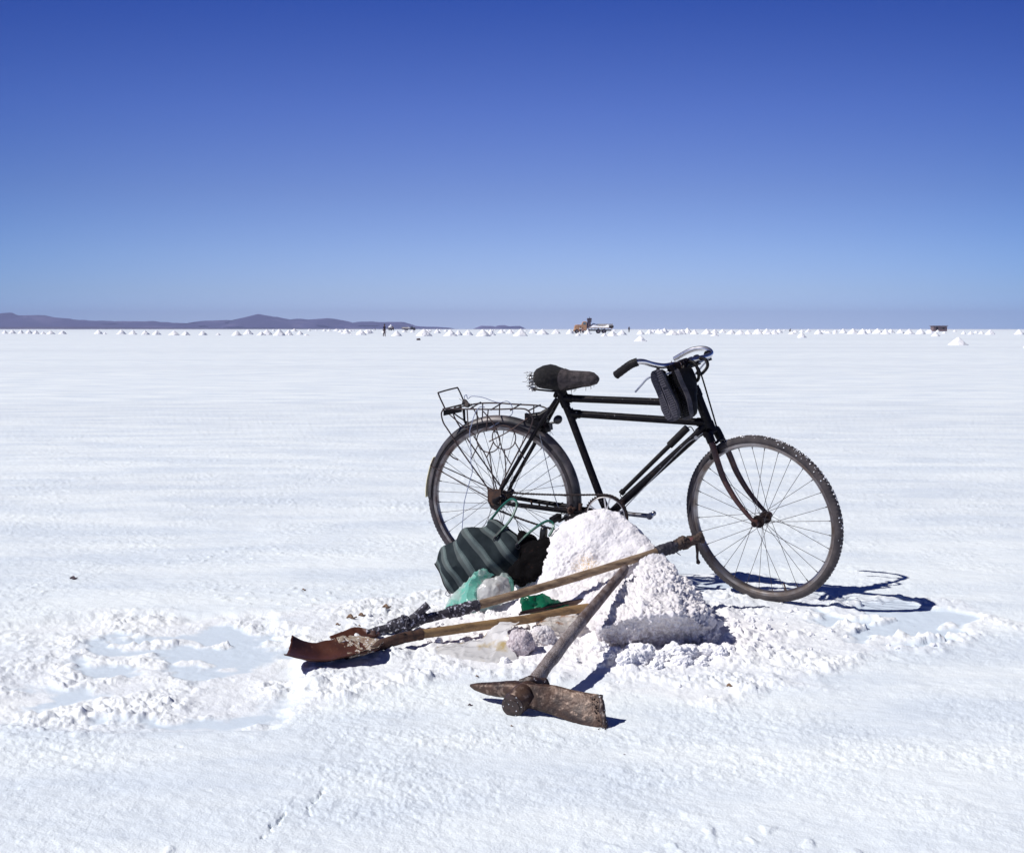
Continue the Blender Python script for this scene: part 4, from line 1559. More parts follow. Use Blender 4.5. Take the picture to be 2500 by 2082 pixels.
cordpts = [F(-.180, .412, .045), F(-.189, .437, .04), F(-.178, .447, .04), F(-.172, .43, .04), F(-.149, .443, .035), F(-.096, .440, .03), F(-.045, .425, .03), F(-.014, .421, .03), F(.018, .428, .03), F(.039, .411, .03),
           F(.041, .374, .03), F(.021, .357, 0.0), F(-.039, .315, -.05)]
cord2 = [F(-.052, .409, -.055), F(-.066, .412, -.07), F(-.081, .398, -.072), F(-.096, .370, -.072), F(-.109, .329, -.07), F(-.117, .298, -.07), F(-.112, .219, -.07), F(-.113, .162, -.07), F(-.106, .132, -.07), F(-.118, .090, -.07),
         F(-.141, .011, -.07), F(-.148, -.021, -.07), F(-.153, -.073, -.07), F(-.161, -.156, -.07), F(-.165, -.20, -.075)]
mb = MB()
mb.tube(smooth_path(cordpts, 6), .0018, 6)
mb.tube(smooth_path(cord2, 6), .0018, 6)
c_ = mb.build('cord', M['cord'], None, loc=(-.2, 5.7, .75))
tag(c_, 'thin blue grey cord tied to the rear rack and hanging beside the back wheel', 'cord')

# pump
mb = MB()
mb.tube([F(.545, .062, -.004), F(.764, .289, -.004)], .0095, 14)
mb.tube([F(.545, .062, -.004), F(.556, .0735, -.004)], .0125, 14)
mb.build('pump_barrel', M['grip'], bike)
mb = MB()
mb.tube([F(.752, .277, -.004), F(.826, .354, -.004)], .0155, 14)
mb.build('pump_handle', M['grip'], bike)
mb = MB()
mb.tube(smooth_path([F(.826, .354, -.004), F(.842, .358, -.004), F(.858, .336, -.004)], 4), .002, 6)
mb.tube(smooth_path([F(.545, .062, -.004), F(.542, .052, -.004), F(.553, .040, -.004)], 4), .002, 6)
mb.build('pump_clips', M['grip'], bike)
mb = MB()
mb.tube(smooth_path([F(.895, .338, -.02), F(.870, .317, -.02), F(.829, .290, -.02), F(.739, .195, -.02), F(.564, .003, -.02)], 5), .0022, 6)
mb.cyl(F(.868, .318, -.028), F(.868, .318, -.012), .008)
mb.tube(smooth_path([F(.19, .30, -.03), F(.28, -.01, -.045), F(.335, -.025, -.03), F(.50, -.03, -.03)], 5), .002, 6)
mb.build('brake_rod', M['steel'], bike)
mb = MB()
mb.ball(F(.262, .362, 0), (.022, .019, .019), ax=(unit(FW + UP), unit(UP - FW), NN))
mb.tube([F(.25, .35), F(.225, .345), F(.21, .34)], .005)
mb.tube([F(.228, .345), F(.229, .318)], [.009, .011], 10)
for i in range(6):
    mb.tube([F(.222, .320), F(.222 + random.uniform(-.03, .035), .320 - random.uniform(.005, .03))], .0007, 4)
mb.build('reflector_lamp', M['lamp'], bike)
mb = MB()
mb.ball(F(.335, -.018, -.04), (.016, .022, .016), .8, 2, 2, seed=4)
mb.tube([F(.342, -.018, -.042), F(.338, -.062, -.045)], [.008, .010], 8)
mb.tube([F(.375, .012, -.03), F(.372, -.02, -.03)], [.009, .006], 8)
for u in np.linspace(.12, .30, 6):
    mb.tube([F(u, -.006, .05), F(u + .004, -.03, .048)], .005, 6)
mb.build('stay_clips', M['rust'], bike)


# ------------------------------------------------------------------ shoes hung from the handlebar
def shoe(label, toe, heel, Ns, length_w, tread=None):
    """toe and heel are the sole's ends, Ns the outward normal of the sole"""
    toe, heel, Ns = np.asarray(toe, float), np.asarray(heel, float), unit(Ns)
    Lx = unit(toe - heel)
    Ns = unit(Ns - Lx * (Ns @ Lx))
    Wv = np.cross(Lx, Ns)
    LL = np.linalg.norm(toe - heel)
    t = thing('shoe', label, 'shoe', tuple(toe), 'black shoes hung from the handlebar')
    def hw(s):
        return length_w * float(np.interp(s, [0, .04, .15, .35, .5, .72, .9, .97, 1], [.35, .62, .80, .78, .82, 1.0, .85, .6, .25]))
    mb = MB()
    rings = []
    for i in range(30):
        s = i / 29
        c_ = heel + Lx * LL * s
        h_ = hw(s)
        b = Ns * (.004 * math.sin(s * 9))
        rings.append([c_ + Wv * h_ + b, c_ + Wv * h_ * .96 + Ns * .010 + b, c_ - Wv * h_ * .96 + Ns * .010 + b, c_ - Wv * h_ + b, c_ - Wv * h_ * .98 - Ns * .012 + b, c_ + Wv * h_ * .98 - Ns * .012 + b])
    mb.loft(rings)
    sole = mb.build('sole', M['sole'], t)
    mb = MB()
    for i in range(22):
        s = .04 + .93 * i / 22
        if .36 < s < .42:
            continue
        c_ = heel + Lx * LL * s + Ns * (.0115 + .004 * math.sin(s * 9))
        h_ = hw(s) * .88
        for q in (-1, 1):
            mb.box(c_ + Wv * q * h_ * .60, Lx * .0024, Wv * h_ * .34, Ns * .0035)
        mb.box(c_ + Wv * .25 * h_ * (1 if i % 2 else -1), Lx * .003, Wv * .004, Ns * .0028)
    for q in (-.12, .12):
        mb.box(heel + Lx * LL * .5 + Wv * q * length_w + Ns * .0118, Lx * LL * .42, Wv * .0015, Ns * .0025)
    mb.build('tread', tread or M['treadrub'], sole)
    mb = MB()
    rings = []
    for i in range(26):
        s = .02 + .96 * i / 25
        c_ = heel + Lx * LL * s
        h_ = hw(s) * .96
        ht = float(np.interp(s, [0, .05, .25, .45, .6, .8, .95, 1], [.070, .095, .100, .088, .065, .050, .035, .01]))
        row = []
        for k in range(15):
            a = PI * k / 14
            x = math.cos(a)
            row.append(c_ + Wv * h_ * math.copysign(abs(x) ** .7, x) * (1 - .25 * math.sin(a) * (s < .5)) - Ns * (.012 + (ht - .012) * math.sin(a) ** .8))
        rings.append(row)
    mb.loft(rings, caps=True)
    mb.build('upper', M['upper'], t)
    mb = MB()
    c_ = heel + Lx * LL * .12 - Ns * .095
    mb.tube([c_ + Lx * .042 * math.cos(a) + Wv * .030 * math.sin(a) - Ns * .004 for a in np.linspace(0, 2 * PI, 20, endpoint=False)], .007, 8, closed=True)
    mb.build('collar', M['upper'], t)
    mb = MB()
    p = heel + Lx * LL * .35 - Ns * .085
    hang = G(-.012, .305, -.045 if Ns[1] < -.8 else -.02)
    mb.tube(smooth_path([p, p - Lx * .06 - Ns * .01, hang - AX * .02 + P2 * .01, hang + AX * .016, hang - AX * .02 - P2 * .016, p - Lx * .05], 6), .0018, 6)
    mb.build('lace', M['lace'], t)
    return t


shoe('black shoe hung sole outwards with its ribbed sole facing the camera', (.650, 5.205, .745), (.572, 5.235, .945), (-.35, -.92, -.12), .036)
shoe('black shoe hung behind the first shoe, closest to the fork stem', (.712, 5.255, .748), (.650, 5.290, .945), (-.80, -.55, -.18), .038, M['upper'])
mb = MB()
kn = G(-.040, .235, -.075)
mb.ball(kn, .007, .5, 2, 2)
for dd in ((.03, 0, -.008), (-.018, 0, -.03), (.006, 0, -.035), (-.008, -.005, -.022)):
    mb.tube(smooth_path([kn, kn + np.array(dd) * .6 + np.array((0, 0, .003)), kn + np.array(dd)], 3), .0015, 5)
mb.tube(smooth_path([G(-.015, .330, -.06), G(-.030, .30, -.07), kn], 4), .0017, 5)
mb.tube(smooth_path([G(-.01, .322, -.01), G(.0, .30, -.03), G(-.005, .25, -.03)], 4), .0017, 5)
lc = mb.build('knotted_laces', M['lace'], None, loc=tuple(kn))
tag(lc, 'brown shoelaces knotted below the handlebar, ends sticking out', 'shoelaces')


# ------------------------------------------------------------------ the salt pile
def hull(P):
    bm = bmesh.new()
    for p in P:
        bm.verts.new(p)
    bmesh.ops.convex_hull(bm, input=bm.verts)
    me = bpy.data.meshes.new('h')
    bm.to_mesh(me)
    bm.free()
    vs = [tuple(v.co) for v in me.vertices]
    fs = [tuple(p.vertices) for p in me.polygons]
    bpy.data.meshes.remove(me)
    return vs, fs


def remeshed(name, hulls, voxel, material, disp, loc, seed=0.0, smooth_it=6):
    mb = MB()
    for P in hulls:
        vs, fs = hull(P)
        mb.add(vs, fs)
    o = mb.build(name, material, None, loc=loc)
    md = o.modifiers.new('r', 'REMESH')
    md.mode = 'VOXEL'
    md.voxel_size = voxel
    m2 = o.modifiers.new('s', 'SMOOTH')
    m2.iterations = smooth_it
    m2.factor = 0.5
    dg = bpy.context.evaluated_depsgraph_get()
    ev = o.evaluated_get(dg)
    me = bpy.data.meshes.new_from_object(ev)
    o.modifiers.clear()
    old = o.data
    o.data = me
    bpy.data.meshes.remove(old)
    n = len(me.vertices)
    co = np.zeros(n * 3, np.float32)
    me.vertices.foreach_get('co', co)
    no = np.zeros(n * 3, np.float32)
    me.vertex_normals.foreach_get('vector', no)
    co = co.reshape(-1, 3)
    no = no.reshape(-1, 3)
    d = np.zeros(n, np.float32)
    for i in range(n):
        p = Vector((float(co[i, 0]) + seed, float(co[i, 1]), float(co[i, 2])))
        d[i] = disp(p, co[i], no[i])
    co += no * d[:, None]
    me.vertices.foreach_set('co', co.ravel())
    me.polygons.foreach_set('use_smooth', [True] * len(me.polygons))
    me.update()
    if not me.materials:
        me.materials.append(material)
    return o


main_h = [
    [(.370, 5.22, .406), (.310, 5.25, .380), (.422, 5.20, .388), (.206, 5.27, .326), (.470, 5.18, .352), (.542, 5.10, .284), (.182, 5.20, .280), (.36, 5.42, .335), (.21, 5.42, .29), (.48, 5.38, .30),
     (.14, 5.05, .138), (.27, 5.0, .150), (.45, 4.98, .19), (.64, 5.30, -.05), (.40, 5.72, -.05), (.00, 5.60, -.05), (-.10, 5.30, -.05), (.02, 4.98, -.05), (.62, 5.0, -.05), (.30, 4.90, -.05)],
    [(.10, 5.07, .120), (.30, 4.97, .130), (.50, 4.95, .18), (.27, 4.76, .045), (.10, 4.93, .045), (-.14, 5.10, -.05), (.02, 4.85, -.05), (.20, 4.62, -.05), (.40, 4.70, -.05), (.55, 5.0, -.05), (.45, 4.85, .145), (.3, 5.2, -.05)],
    [(.544, 5.10, .280), (.586, 5.02, .243), (.633, 4.95, .200), (.50, 4.95, .23), (.690, 4.88, .135), (.732, 4.82, .070), (.755, 4.84, -.05), (.70, 5.15, -.05), (.6, 4.7, -.05), (.45, 5.05, .22)],
]
block_h = [(.500, 4.92, .225), (.539, 4.88, .232), (.585, 4.87, .230), (.650, 4.70, .155), (.680, 4.56, .118), (.668, 4.43, .095), (.57, 4.365, .155), (.50, 4.345, .152), (.43, 4.355, .150), (.36, 4.37, .125), (.290, 4.40, .088), (.63, 4.45, .03), (.45, 4.44, .03), (.34, 4.46, .02),
           (.381, 4.70, .135), (.42, 4.80, .175), (.40, 4.56, -.03), (.50, 4.52, -.03), (.60, 4.54, -.03), (.66, 4.62, -.03), (.735, 4.78, .055), (.72, 4.85, -.03), (.35, 4.80, -.03), (.33, 4.56, -.02)]
slab_h = [(.66, 4.47, .062), (.71, 4.50, .055), (.735, 4.62, .06), (.70, 4.43, -.02), (.64, 4.46, -.02), (.74, 4.60, -.03), (.60, 4.60, -.03), (.66, 4.6, .06)]
POFF = (.35, 5.0, 0.0)


def salt_disp(p, c, n_):
    y_, z_ = c[1] + POFF[1], c[2]
    blk = max(0.0, min(1.0, (4.98 - y_) / .10)) * max(0.0, min(1.0, (c[0] + POFF[0] - .28) / .08))
    a = mn.fractal(p * 7, .9, 2.1, 3) * (.016 + .003 * blk)
    v = abs(mn.noise(p * 26)) + .6 * abs(mn.noise(p * 55 + Vector((3, 1, 7))))
    v2 = abs(mn.noise(p * 85 + Vector((4, 1, 2))))
    patch = 0.65 + 0.9 * max(0.0, min(1.0, mn.noise(p * 5 + Vector((9, 3, 1))) + .45))
    r_ = patch + blk * .9
    a += (abs(mn.noise(p * 11 + Vector((2, 8, 5)))) - .3) * .014
    return a + (v - .35) * (.008 + .002 * blk) * r_ + (v2 - .2) * (.006 + .004 * blk) * r_ + mn.noise(p * 210) * .0022


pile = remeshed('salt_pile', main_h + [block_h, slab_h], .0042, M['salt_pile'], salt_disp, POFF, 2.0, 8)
tag(pile, 'big lumpy pile of dug white salt with an overhanging block at its front', 'salt pile')

# loose salt: clots thrown round the pile and the scraped pit
mb = MB()
pts = []
for i in range(230):
    if i < 230:
        a = random.uniform(0, 2 * PI)
        rr = abs(random.gauss(0, .28)) + .30
        x, y = .42 + rr * 1.25 * math.cos(a), 4.72 + rr * math.sin(a)
    else:
        x, y = random.uniform(-1.9, -.6), random.uniform(3.62, 5.0)
    fld = ground_fields(np.array([x]), np.array([y]))
    if fld[1][0] > .25 or fld[2][0] < .4 or y > 5.9 or y < 3.4:
        continue
    r_ = min(.016, .003 + abs(random.gauss(0, .0045)))
    pts.append((x, y, gh(x, y) + r_ * .2, r_))
for (x, y, r_) in ((.345, 4.335, .030), (.40, 4.26, .040), (.44, 4.31, .032), (.37, 4.20, .026), (.50, 4.30, .028), (.55, 4.33, .034), (.56, 4.25, .028), (.60, 4.36, .026), (.66, 4.37, .030), (.70, 4.35, .024),
                   (.32, 4.28, .020), (.47, 4.20, .020), (.62, 4.24, .02), (.74, 4.40, .018), (.30, 4.40, .026), (.42, 4.38, .03), (.29, 4.20, .012), (.64, 4.30, .016), (-.05, 4.66, .02), (.0, 4.7, .016)):
    pts.append((x, y, gh(x, y) + r_ * .15, r_ * 1.12))
for i, (x, y, z, r_) in enumerate(pts):
    mb.ball((x, y, z), (r_ * random.uniform(.95, 1.3), r_ * random.uniform(.9, 1.2), r_ * random.uniform(.65, .95)), .42 if r_ < .02 else .30, 1.6 if r_ < .02 else 2.6, 5 if r_ > .022 else (4 if r_ > .014 else 3), seed=i * 1.31)
ls = mb.build('loose_salt', M['salt_clean'])
ls['kind'] = 'stuff'


# ------------------------------------------------------------------ shovels
def lumpy_tube(mb, P, r, amp, sc, seed, seg=18, n=10):
    pp = smooth_path(P, n)
    m = len(pp)
    rr = np.interp(np.linspace(0, 1, m), np.linspace(0, 1, len(r)), r) if hasattr(r, '__len__') else [r] * m
    T_ = [unit(pp[min(i + 1, m - 1)] - pp[max(i - 1, 0)]) for i in range(m)]
    N_ = unit(np.cross(T_[0], (0, 0, 1)))
    rings = []
    for i in range(m):
        N_ = unit(N_ - T_[i] * (N_ @ T_[i]))
        B_ = np.cross(T_[i], N_)
        ring = []
        for k in range(seg):
            a = 2 * PI * k / seg
            d = N_ * math.cos(a) + B_ * math.sin(a)
            q = pp[i] + d * rr[i]
            e = mn.fractal(Vector(tuple(q * sc)) + Vector((seed, 0, 0)), .9, 2, 4)
            ring.append(pp[i] + d * rr[i] * (1 + amp * e))
        rings.append(ring)
    mb.loft(rings)


def shovel_blade(mb, tip, neck, width, near_rise, curl, seed, skew=0.0):
    """scoop from neck to tip, hollow side up"""
    tip, neck = np.asarray(tip, float), np.asarray(neck, float)
    D = unit(tip - neck)
    Wd = unit(np.cross((0, 0, 1), D))
    LL = np.linalg.norm(tip - neck)
    def f(u, v):
        s = u
        w_ = width * float(np.interp(s, [0, .06, .16, .3, .8, 1], [.12, .30, .80, 1.0, 1.0, .92]))
        t = 2 * v - 1
        dish = (t * t) * .030 * float(np.interp(s, [0, .3, 1], [.6, 1, .8]))
        rise = curl * max(0, (s - .62) / .38) ** 1.6
        p = neck + (tip - neck) * s + Wd * t * w_ / 2 + D * t * skew * s * s
        e = mn.fractal(Vector((u * 6, v * 4, seed)), .9, 2, 3)
        edge = .004 * mn.noise(Vector((v * 14, seed, 0))) if s > .97 else 0
        return p + np.array((0, 0, dish + rise + e * .0025)) + D * edge
    mb.grid(f, 46, 26)
    return f


# shovel in front: rusty scoop, iron socket, yellow-brown handle
sh = thing('shovel', 'front shovel with red brown rusty scoop lying on the salt', 'shovel', (-.45, 4.40, .02))
mb = MB()
fA = shovel_blade(mb, (-.735, 4.230, .004), (-.438, 4.395, .030), .225, 0, .050, 2.0, .050)
mb.build('blade', M['blade'], sh, solid=.003)
mb = MB()
def fb(u, v):
    u2 = .02 + u * .42
    v2 = v if True else v
    p = fA(u2, v2)
    e = mn.fractal(Vector((u * 9, v * 7, 5)), .9, 2, 3)
    m_ = max(0, 1 - u * (1.15 - .55 * (abs(2 * v - 1) > .72)))
    return p + np.array((0, 0, .0032 * (1 if e * 0.7 + m_ > .42 else -1.6) + .004 * m_ * (1 + e)))
mb.grid(fb, 60, 50)
mb.build('salt_crust', M['crust'], sh)
mb = MB()
lumpy_tube(mb, [(-.475, 4.375, .026), (-.440, 4.405, .038), (-.38, 4.452, .046), (-.318, 4.495, .050)], [.010, .020, .0185, .0185], .10, 40, 1)
mb.tube([(-.326, 4.492, .0495), (-.314, 4.499, .0505)], .0205, 16)
mb.tube([(-.40, 4.437, .058), (-.37, 4.452, .064)], .006, 8)
mb.build('socket', M['rust'], sh)
mb = MB()
hp = [(-.322, 4.494, .050), (-.20, 4.560, .053), (-.06, 4.64, .055), (.08, 4.72, .058), (.20, 4.79, .068), (.285, 4.835, .072)]
lumpy_tube(mb, hp, [.0165, .0165, .017, .0165, .016, .016], .05, 25, 3, n=14)
mb.build('handle', M['wood2'], sh)

# shovel behind: scoop mostly hidden, wrapped handle propped over the pile
s2 = thing('shovel', 'long shovel propped over the salt pile, handle bound with black rubber and rags', 'shovel', (-.5, 4.63, .02))
mb = MB()
shovel_blade(mb, (-.60, 4.50, .002), (-.480, 4.60, .020), .15, 0, .002, 7.0)
mb.build('blade', M['blade'], s2, solid=.003)
def hB(t):
    a, b = np.array((-.50, 4.615, .030)), np.array((.74, 5.10, .290))
    p = a + (b - a) * t
    p[2] += -.014 * math.sin(PI * min(1, t / .95)) * (t < .95)
    return p
mb = MB()
lumpy_tube(mb, [hB(0) - np.array((.02, 0, .003)), hB(.06), hB(.16), hB(.27)], [.012, .017, .0165, .0165], .12, 40, 2)
mb.build('socket', M['wrap'], s2)
mb = MB()
lumpy_tube(mb, [hB(.26), hB(.4), hB(.6), hB(.8), hB(.88)], [.0165, .0165, .0155, .0150, .015], .05, 25, 6, n=14)
mb.build('handle', M['wood'], s2)
mb = MB()
lumpy_tube(mb, [hB(.045), hB(.085), hB(.125), hB(.155)], [.019, .024, .024, .019], .55, 30, 9, seg=26, n=12)
mb.ball(hB(.135) + np.array((0, 0, .018)), (.020, .018, .022), .5, 1.5, 3, seed=2)
mb.ball(hB(.09) + np.array((0, -.006, .016)), (.018, .015, .016), .6, 1.5, 3, seed=5)
mb.tube([hB(.10) + np.array((0, -.02, .02)), hB(.095) + np.array((0, -.03, -.012))], .005, 8)
mb.tube([hB(.125) + np.array((-.004, -.004, .020)), hB(.155) + np.array((.004, -.002, .050))], [.013, .015], 14)
mb.build('rubber_binding', M['wrap'], s2)
mb = MB()
lumpy_tube(mb, [hB(.215), hB(.24), hB(.27), hB(.305)], [.021, .022, .022, .019], .25, 60, 4, seg=24, n=14)
mb.build('rubber_binding', M['wrap'], s2)
mb = MB()
lumpy_tube(mb, [hB(.855), hB(.875), hB(.90), hB(.92)], [.020, .024, .024, .020], .30, 45, 8, seg=24, n=12)
mb.tube(smooth_path([hB(.91), hB(.92) + np.array((0, 0, -.025)), hB(.935) + np.array((0, 0, -.045))], 4), [.004, .0035, .0035, .003, .003, .002, .002, .0015, .001], 6)
mb.build('rubber_binding', M['wrapdark'], s2)
mb = MB()
lumpy_tube(mb, [hB(.915), hB(.94), hB(.96), hB(.98), hB(1.0), hB(1.008)], [.019, .026, .021, .020, .022, .017], .45, 40, 12, seg=26, n=10)
mb.ball(hB(.945) + np.array((.0, -.01, .012)), (.018, .014, .014), .7, 1.6, 3, seed=8)
mb.build('rag_binding', M['rope'], s2)
mb = MB()
e1 = hB(.985)
mb.tube(smooth_path([e1 + np.array((0, -.012, -.012)), e1 + np.array((.004, -.014, -.045)), e1 + np.array((.004, -.014, -.07)), e1 + np.array((.010, -.014, -.095))], 4), [.006] * 5 + [.005] * 5 + [.007, .009, .003], 8, flat=((0, 1, 0), .4))
mb.build('hanging_strip', M['rope'], s2)
mb = MB()
lumpy_tube(mb, [hB(.962) + np.array((0, -.010, .006)), hB(.972) + np.array((0, -.011, .006))], [.012, .012], .3, 60, 2)
mb.build('red_rag', M['redrag'], s2)

# broken dark handle behind, half hollow
t3 = thing('wooden_pole', 'short dark brown hollowed pole lying behind the front shovel handle', 'pole', (.18, 4.92, .05))
mb = MB()
def f3(u, v):
    p = np.array((.030, 4.84, .054)) * (1 - u) + np.array((.312, 4.915, .098)) * u
    a = PI * (.95 + 1.1 * v)
    d = np.array((0, -math.cos(a - PI / 2), 0)) * 0
    w_ = .0045 + .012 * u
    return p + np.array((0, 1, 0)) * math.cos(a) * w_ * 1.2 + np.array((0, 0, 1)) * math.sin(a) * w_
mb.grid(f3, 20, 12)
lumpy_tube(mb, [(.025, 4.835, .046), (.16, 4.87, .066), (.310, 4.91, .088)], [.004, .009, .014], .12, 40, 3)
mb.build('shaft', M['halfwood'], t3)
mb = MB()
lumpy_tube(mb, [(.283, 4.900, .082), (.308, 4.907, .090), (.320, 4.91, .092)], [.017, .020, .016], .15, 40, 7)
mb.build('knob', M['darkwood'], t3)

# ------------------------------------------------------------------ pickaxe
pk = thing('pickaxe', 'rusty brown pickaxe with thick worn wooden handle leaning on the salt pile', 'pickaxe', (.03, 3.72, .0))
eye = np.array((.042, 3.742, .050))
top = np.array((.422, 4.80, .238))
HD = unit(top - eye)
mb = MB()
hp = [eye + HD * x for x in (.02, .10, .3, .55, .8, 1.0, 1.105, 1.135)]
hp = [p + np.array((0, 0, .010 * math.sin(i * .8))) for i, p in enumerate(hp)]
hr = [.0215, .022, .0215, .020, .018, .0175, .017, .012]
lumpy_tube(mb, hp[3:], hr[3:], .07, 22, 3, n=12)
hnd = mb.build('handle', M['darkwood'], pk)
mb = MB()
lumpy_tube(mb, hp[:4], hr[:4], .10, 22, 3, n=14)
mb.build('salt_dusted_end', M['dustwood'], hnd)
mb = MB()
# eye collar, seen end on
e0 = eye - HD * .040 + np.array((-.026, 0, -.016))
mb.tube([e0, e0 + HD * .012, eye - HD * .012 + np.array((-.006, 0, 0)), eye + HD * .040], [.031, .0345, .0375, .030], 24)
mb.build('eye_collar', M['pickmetal'], pk)
mb = MB()
mb.tube([e0 - HD * .006, e0 - HD * .0055, e0 + HD * .010, e0 + HD * .022], [.0295, .0325, .0350, .0362], 26)
mb.tube([e0 - HD * .009, e0 - HD * .004], [.0215, .0225], 22)
mb.build('handle_end', M['pickdark'], pk)
mb = MB()
# pointed arm to the left
pts = [np.array(p) for p in ((.045, 3.765, .052), (-.005, 3.790, .052), (-.050, 3.818, .046), (-.092, 3.842, .044), (-.124, 3.862, .044))]
sp = smooth_path(pts, 6)
rr = np.interp(np.linspace(0, 1, len(sp)), [0, .3, .6, .88, 1], [.032, .027, .0205, .0115, .0045])
rings = []
for i, p in enumerate(sp):
    d = unit(sp[min(i + 1, len(sp) - 1)] - sp[max(i - 1, 0)])
    s_ = unit(np.cross(d, (0, 0, 1)))
    u_ = np.cross(s_, d)
    rings.append([p + rr[i] * (math.copysign(abs(math.cos(a)) ** .7, math.cos(a)) * s_ + math.copysign(abs(math.sin(a)) ** .7, math.sin(a)) * u_ * .9) + u_ * mn.noise(Vector(tuple(p * 60))) * .002 for a in np.linspace(0, 2 * PI, 16, endpoint=False)])
mb.loft(rings)
mb.build('pick_point', M['pickmetal'], pk)
mb = MB()
# adze arm to the right, standing on its lower edge
topE = [(.045, 3.755, .078), (.085, 3.735, .082), (.125, 3.718, .084), (.175, 3.690, .078), (.215, 3.668, .076), (.246, 3.652, .0765)]
botE = [(.045, 3.715, .020), (.085, 3.700, .012), (.125, 3.682, .004), (.175, 3.640, -.002), (.222, 3.606, -.004), (.264, 3.588, -.006)]
tp, bt = smooth_path(topE, 6), smooth_path(botE, 6)
th = np.interp(np.linspace(0, 1, len(tp)), [0, .25, .6, .95, 1], [.022, .014, .0085, .005, .0035])
rings = []
for i in range(len(tp)):
    a_, b_ = np.array(tp[i]), np.array(bt[i])
    ud = unit(a_ - b_)
    ld = unit(tp[min(i + 1, len(tp) - 1)] - tp[max(i - 1, 0)])
    nd = unit(np.cross(ud, ld))
    ring = []
    for (q, w_) in ((0, .5), (.08, 1), (.3, 1.1), (.6, 1.1), (.92, 1), (1, .5)):
        base = b_ + (a_ - b_) * q
        e = mn.fractal(Vector(tuple(base * 45)), .9, 2, 3) * .0022
        ring.append(base + nd * (th[i] * w_ + e))
    for (q, w_) in ((1, .5), (.92, 1), (.6, 1), (.3, 1), (.08, 1), (0, .5)):
        ring.append(b_ + (a_ - b_) * q - nd * th[i] * w_)
    rings.append(ring)
mb.loft(rings)
mb.build('adze_blade', M['pickmetal'], pk)
mb = MB()
lumpy_tube(mb, [(.262, 3.592, -.002), (.256, 3.612, .030), (.250, 3.648, .074)], [.0075, .0085, .0070], .5, 80, 4, seg=12)
for i in range(40):
    t = random.random()
    p = np.array((.264, 3.588, -.002)) * (1 - t) + np.array((.246, 3.650, .076)) * t
    mb.ball(p + np.array((random.uniform(-.025, .003), random.uniform(-.012, .0), 0)), random.uniform(.001, .0028), sub=1)
mb.build('blade_edge', M['pickdark'], pk)
mb = MB()
mb.ball(eye + HD * .055 + np.array((.030, .0, .012)), (.020, .014, .014), .5, 1.6, 3, seed=1)
mb.ball(eye + HD * .045 + np.array((.052, -.01, .004)), (.011, .010, .009), .3, 1.6, 2, seed=3)
lumpy_tube(mb, [eye + HD * .035 + np.array((-.03, 0, .02)), eye + HD * .045 + np.array((0, -.012, .028)), eye + HD * .05 + np.array((.032, -.01, .014))], [.010, .011, .010], .3, 50, 4)
mb.build('wedge', M['pickdark'], pk)

# ------------------------------------------------------------------ striped bag with jacket
bag = thing('shopping_bag', 'dark green and grey striped woven bag with green handles slumped against the salt pile', 'bag', (-.15, 5.28, .02))
ctrs = [np.array(p) for p in ((-.288, 5.355, .086), (-.250, 5.35, .108), (-.198, 5.345, .142), (-.14, 5.335, .178), (-.08, 5.33, .206), (-.022, 5.33, .230), (.010, 5.34, .243))]
wv = [np.array(p) for p in ((.032, -.040, -.056), (.047, -.036, -.074), (.060, -.030, -.088), (.072, -.030, -.092), (.080, -.030, -.087), (.084, -.03, -.080), (.084, -.035, -.074))]
tk = [.012, .055, .078, .082, .080, .070, .055]
mb = MB()
band = []
nU, nV = 70, 48
cs = smooth_path(ctrs, 12)
cs = [cs[int(i * (len(cs) - 1) / (nU - 1))] for i in range(nU)]
rings = []
for i in range(nU):
    u = i / (nU - 1)
    ww = np.array([np.interp(u, np.linspace(0, 1, 7), [q[c] for q in wv]) for c in range(3)])
    tt = float(np.interp(u, np.linspace(0, 1, 7), tk))
    d = unit(cs[min(i + 1, nU - 1)] - cs[max(i - 1, 0)])
    nrm = unit(np.cross(d, ww))
    if nrm[1] > 0:
        nrm = -nrm
    ring = []
    for k in range(nV):
        a = 2 * PI * k / nV
        c_, s_ = math.cos(a), math.sin(a)
        p = cs[i] + ww * math.copysign(abs(c_) ** .8, c_) + nrm * math.copysign(abs(s_) ** .85, s_) * tt
        q = Vector(tuple(p * 9))
        e = mn.fractal(q, .9, 2, 3)
        fold = .006 * math.sin(c_ * 5 + u * 9)
        p = p + nrm * (e * .020 + fold) + d * mn.noise(q * 1.4) * .010 + ww * .10 * math.sin(u * 17 + 1) * (c_ < -.2)
        ring.append(p)
        band.append(u + .018 * mn.noise(q * .8))
    rings.append(ring)
mb.loft(rings, caps=False)
mb.f.append(tuple(range(nV)))
mb.band = band
mb.build('sack', M['stripes'], bag)
mb = MB()
mb.tube([p for p in rings[-1]], .0035, 6, closed=True)
mb.tube([p for p in rings[0]], .0025, 6, closed=True)
mb.build('rim_binding', M['rag'], bag)
l1 = [(-.066, 5.28, .268), (-.009, 5.30, .330), (.017, 5.32, .380), (.019, 5.33, .400), (.010, 5.345, .410), (-.008, 5.37, .408), (-.041, 5.39, .378), (-.074, 5.41, .336), (-.100, 5.42, .300)]
l2 = [(.024, 5.25, .244), (.066, 5.26, .284), (.112, 5.27, .318), (.144, 5.28, .332), (.163, 5.28, .326), (.168, 5.27, .312), (.163, 5.26, .297), (.150, 5.25, .275)]
